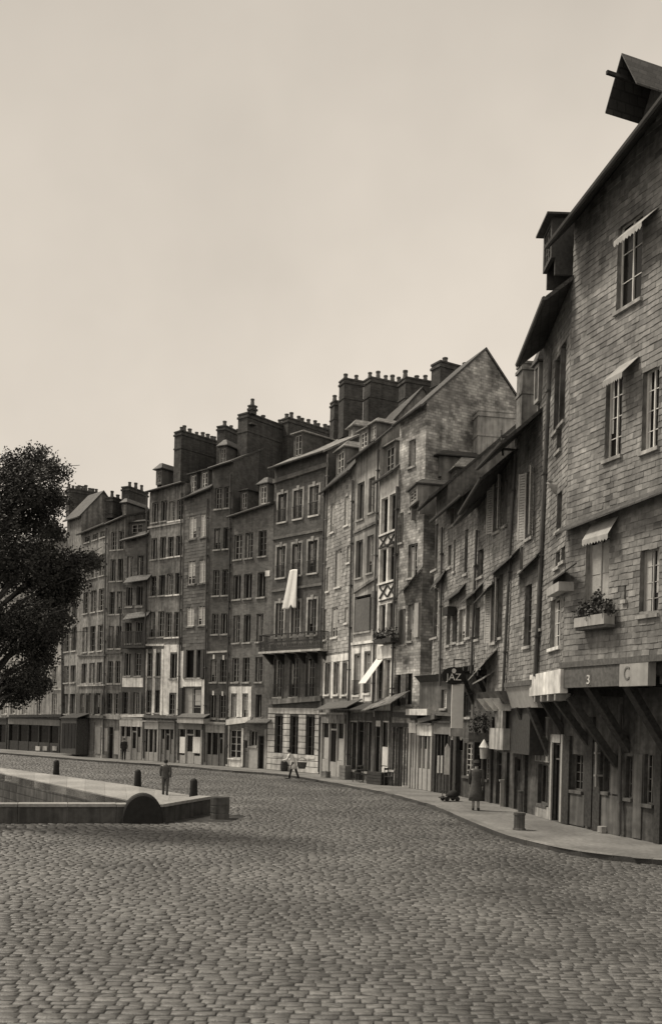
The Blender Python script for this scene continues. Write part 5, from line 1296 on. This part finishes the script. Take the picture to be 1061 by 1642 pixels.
    if hat:
        hb = MB().loft([(hc.x, hc.y, hc.z+.055, .13, .15), (hc.x, hc.y, hc.z+.07, .135, .155), (hc.x, hc.y, hc.z+.075, .108, .12), (hc.x, hc.y, hc.z+.14, .1, .11), (hc.x, hc.y, hc.z+.17, .06, .07)]); hb.build('hat', hat, root, smooth=True)
    # coat
    low = .86-coatlen; cm = MB(); flare = .06*coatlen/.4 if coatlen else 0
    rg = []
    for z, rx, ry in ((low, .175+flare, .14+flare), (low+(.92-low)*.5, .172+flare*.5, .135+flare*.5), (.96, .17, .13), (1.08, .16, .122), (1.22, .175, .13), (1.34, .2, .135), (1.41, .185, .12), (1.455, .1, .085), (1.475, .062, .06)):
        v = L((0, 0, z)); rg.append((0, v[1], v[2], rx, ry))
    cm.loft(rg)
    for i in (0, 1):
        sh, el, wr, hd = arm[i]; cm.tube([sh+Vector((0, 0, .02)), sh+(el-sh)*.5, el, el+(wr-el)*.5, wr], [.075, .066, .058, .052, .046], 10)
    cm.build('coat' if coatlen > .2 else 'jacket', coat, root, smooth=True)
    tm = MB()
    for i in (0, 1):
        hp, kn, an, to = arm['l%d' % i]; rr = [.1, .09, .07, .062, .06] if not skirt else [.06, .06, .055, .05, .045]
        tm.tube([hp+Vector((0, 0, .04)), hp+(kn-hp)*.5, kn, kn+(an-kn)*.5, an+Vector((0, 0, .0))], rr, 10)
    tm.build('stockings' if skirt else 'trousers', legs, root, smooth=True)
    sm = MB()
    for i in (0, 1):
        hp, kn, an, to = arm['l%d' % i]; z = an.z-.085
        sm.tube([Vector((an.x, an.y-.07, z+.045)), Vector((an.x, an.y, z+.055)), Vector((to.x, to.y-.02, z+.035)), Vector((to.x, to.y+.05, z+.025))], [.035, .05, .042, .02], 8)
    sm.build('shoes', 'iron', root, smooth=True)
    return root
pm_ = on(264.5, 1277, .0)
person(pm_, 59/(1500/pm_.y), R(8), 'man in dark jacket and trousers walking away past the bollards, seen from behind', .22, ((.35, .35), (-.4, .5)), coat='cloth_m', legs='cloth_m')
pm_ = on(198, 1219.5, ZP)
person(pm_, 36/(1500/pm_.y), R(195), 'man in dark clothes standing on the far pavement before the cream shop front', .05, ((.1, .3), (.1, .5)), coat='cloth_d', legs='cloth_d')
pm_ = on(762, 1300, ZP)
person(pm_, 79/(1500/pm_.y), R(-12), 'woman in long flared dark coat and small hat on the right pavement', .06, ((.15, .5), (-.05, .2)), coat='cloth_m', legs='skin', skirt=True, hat='cloth_d', coatlen=.52)
pm_ = on(470.5, 1249.5, ZP)
pw = person(pm_, 45/(1500/pm_.y)*1.1, R(75), 'stooping person in a white smock carrying a basket along the pavement by the brick house', .3, ((.4, .9), (.3, .9)), lean=.45, coat='cloth_w', legs='cloth_d', coatlen=.3)
# basket carried by the stooping person
P = pm_+Vector((.42, .1, .55)); root = empty('basket', P, 'round dark wicker basket carried by the stooping person in white', 'basket')
MB().loft([(0, 0, 0, .17, .17), (0, 0, .15, .23, .23), (0, 0, .32, .26, .26), (0, 0, .34, .27, .27), (0, 0, .33, .23, .23), (0, 0, .1, .18, .18)]).build('bowl', 'wicker', root); MB().tube([(math.cos(t)*.25, 0, .33+math.sin(t)*.25) for t in [math.pi*i/10 for i in range(11)]], .015, 6).build('handle', 'wicker', root)
# ---------------------------------------------------------------- tree at the left
TD = 26.5; tp = atD(-45, 1330, TD); tr = empty('elm_tree', (tp.x, tp.y, 0), 'dark leafy tree whose hanging branches fill the left edge of the view', 'tree')
base = Vector((tp.x, tp.y, 0)); mb = MB()
mb.tube([(0, 0, -.1), (.02, 0, .6), (.05, .02, 2.2), (.1, 0, 4.2), (.12, .1, 6.5), (.2, .1, 9)], [.42, .3, .26, .22, .16, .07], 12)
cl = []
blobs = [(62, 735, 1.0), (88, 752, .7), (40, 770, 1.3), (72, 800, 1.0), (92, 790, .55), (35, 830, 1.5), (70, 838, .7), (88, 845, .4), (50, 905, 1.4), (95, 900, 1.0), (128, 893, .7), (150, 893, .35), (80, 940, 1.3), (118, 930, .6), (60, 985, 1.2), (98, 985, .6), (50, 1030, 1.0), (72, 1045, .5), (40, 1080, .9), (66, 1090, .45), (10, 1000, 1.5), (-5, 900, 1.8), (0, 800, 1.8), (20, 745, 1.1), (-40, 850, 2.2), (-50, 1000, 2.0), (-60, 770, 1.6), (-90, 920, 2.6), (25, 1110, .6), (5, 1090, .9), (70, 1020, .7), (88, 1005, .5), (60, 1060, .7), (50, 1100, .6), (85, 960, .8), (100, 945, .6), (70, 880, .8)]
lim = MB()
for (x, y, r) in blobs:
    D = TD+random.uniform(-1, 1)*(.4+r*.5); c = atD(x, y, D)-base
    z0 = max(2.6, min(8.2, c.z-1.2-.25*abs(c.x))); s0 = Vector((.1, 0, z0))
    m1 = s0.lerp(c, .5)+Vector((0, random.uniform(-.3, .3), .35)); lim.tube([s0, m1, c], [.07, .04, .012], 6, cap=False); cl.append((c, r*.42*1500/ TD/57))
    for _ in range(3):
        e = c+Vector((random.gauss(0, .5), random.gauss(0, .5), random.gauss(0, .4)))*r; lim.tube([m1.lerp(c, .6), e], [.02, .008], 5, cap=False)
mb.build('trunk', 'bark', tr, smooth=True); lim.build('branches', 'bark', tr)
V = []; T = []
for c, r in cl:
    ncl = int(26*max(r, .25)**1.8*30)
    for _ in range(ncl):
        d = Vector((random.gauss(0, 1), random.gauss(0, 1), random.gauss(0, 1))).normalized(); rr = r*1.35*random.random()**.45
        q = c+Vector((d.x*rr*1.15, d.y*rr, d.z*rr*.85)); droop = Vector((random.uniform(-.5, .7), random.uniform(-.5, .5), -.6)).normalized()
        tone = random.uniform(.5, 1.5)
        for k in range(11):
            p = q+droop*(k*.03)+Vector((random.gauss(0, .05), random.gauss(0, .05), random.gauss(0, .05)))
            a = Vector((random.gauss(0, 1), random.gauss(0, 1), random.gauss(0, 1)-.5)).normalized(); s = random.uniform(.05, .095); b_ = a.orthogonal().normalized()*s*.36
            V += [p, p+a*s*.5+b_, p+a*s, p+a*s*.5-b_]; T.append(tone*random.uniform(.8, 1.2))
n = len(T); print('leaves', n)
me = bpy.data.meshes.new('crown'); me.vertices.add(4*n); me.vertices.foreach_set('co', np.array([tuple(v) for v in V], dtype=np.float32).ravel()); me.loops.add(4*n); me.loops.foreach_set('vertex_index', np.arange(4*n, dtype=np.int32)); me.polygons.add(n); me.polygons.foreach_set('loop_start', np.arange(0, 4*n, 4, dtype=np.int32))
at = me.attributes.new('tone', 'FLOAT', 'FACE'); at.data.foreach_set('value', T); me.update(calc_edges=True); me.materials.append(M['leaf'])
o = bpy.data.objects.new('crown', me); C.objects.link(o); o.parent = tr
# ================================================================== sky and light
SUN_EL, SUN_AZ = R(56), R(-78)      # azimuth clockwise from +Y; behind-left of the camera
TINT = (1.0, .9, .775)
w = bpy.data.worlds.new('World'); bpy.context.scene.world = w; w.use_nodes = True; nt = w.node_tree; N = nt.nodes; Lk = nt.links
bg = N['Background']; sky = N.new('ShaderNodeTexSky'); sky.sky_type = 'NISHITA'; sky.sun_disc = False; sky.sun_elevation = SUN_EL; sky.sun_rotation = SUN_AZ; sky.dust_density = 4; sky.air_density = 1.5
bw = N.new('ShaderNodeRGBToBW'); Lk.new(sky.outputs[0], bw.inputs[0])
tc = N.new('ShaderNodeTexCoord'); sp = N.new('ShaderNodeSeparateXYZ'); Lk.new(tc.outputs['Generated'], sp.inputs[0])
# overcast veil: even brightness, a little darker towards the zenith and the left, faint cloud
mr = N.new('ShaderNodeMapRange'); mr.inputs['From Min'].default_value = 0.0; mr.inputs['From Max'].default_value = .62; mr.inputs['To Min'].default_value = 7.6; mr.inputs['To Max'].default_value = 5.0; Lk.new(sp.outputs['Z'], mr.inputs['Value'])
mx = N.new('ShaderNodeMapRange'); mx.inputs['From Min'].default_value = -.4; mx.inputs['From Max'].default_value = .25; mx.inputs['To Min'].default_value = .8; mx.inputs['To Max'].default_value = 1.03; Lk.new(sp.outputs['X'], mx.inputs['Value'])
ns = N.new('ShaderNodeTexNoise'); ns.inputs['Scale'].default_value = 4.5; ns.inputs['Detail'].default_value = 4; Lk.new(tc.outputs['Generated'], ns.inputs['Vector'])
mn = N.new('ShaderNodeMapRange'); mn.inputs['From Min'].default_value = .3; mn.inputs['From Max'].default_value = .7; mn.inputs['To Min'].default_value = .9; mn.inputs['To Max'].default_value = 1.08; Lk.new(ns.outputs['Fac'], mn.inputs['Value'])
def mul(a, b_, op='MULTIPLY'):
    r = N.new('ShaderNodeMath'); r.operation = op
    for i, s in enumerate((a, b_)):
        if isinstance(s, float): r.inputs[i].default_value = s
        else: Lk.new(s, r.inputs[i])
    return r.outputs[0]
veil = mul(mul(mr.outputs[0], mx.outputs[0]), mn.outputs[0])
tot = mul(veil, mul(bw.outputs[0], .35), 'ADD')
cb = N.new('ShaderNodeCombineXYZ')
for i in range(3): Lk.new(mul(tot, TINT[i]), cb.inputs[i])
Lk.new(cb.outputs[0], bg.inputs['Color']); bg.inputs['Strength'].default_value = .1
sd = bpy.data.lights.new('sun', 'SUN'); so = bpy.data.objects.new('sun', sd); C.objects.link(so)
sd.energy = 2.9; sd.angle = R(10); sd.color = (1.0, .91, .78)
dirv = Vector((math.sin(SUN_AZ)*math.cos(SUN_EL), math.cos(SUN_AZ)*math.cos(SUN_EL), math.sin(SUN_EL)))
so.rotation_euler = dirv.to_track_quat('Z', 'Y').to_euler()
sc = bpy.context.scene; sc.view_settings.view_transform = 'Standard'; sc.view_settings.look = 'None'; sc.view_settings.gamma = 1; sc.view_settings.exposure = .12; sc.view_settings.use_curve_mapping = False
sc.cycles.max_bounces = 6; sc.cycles.use_denoising = True
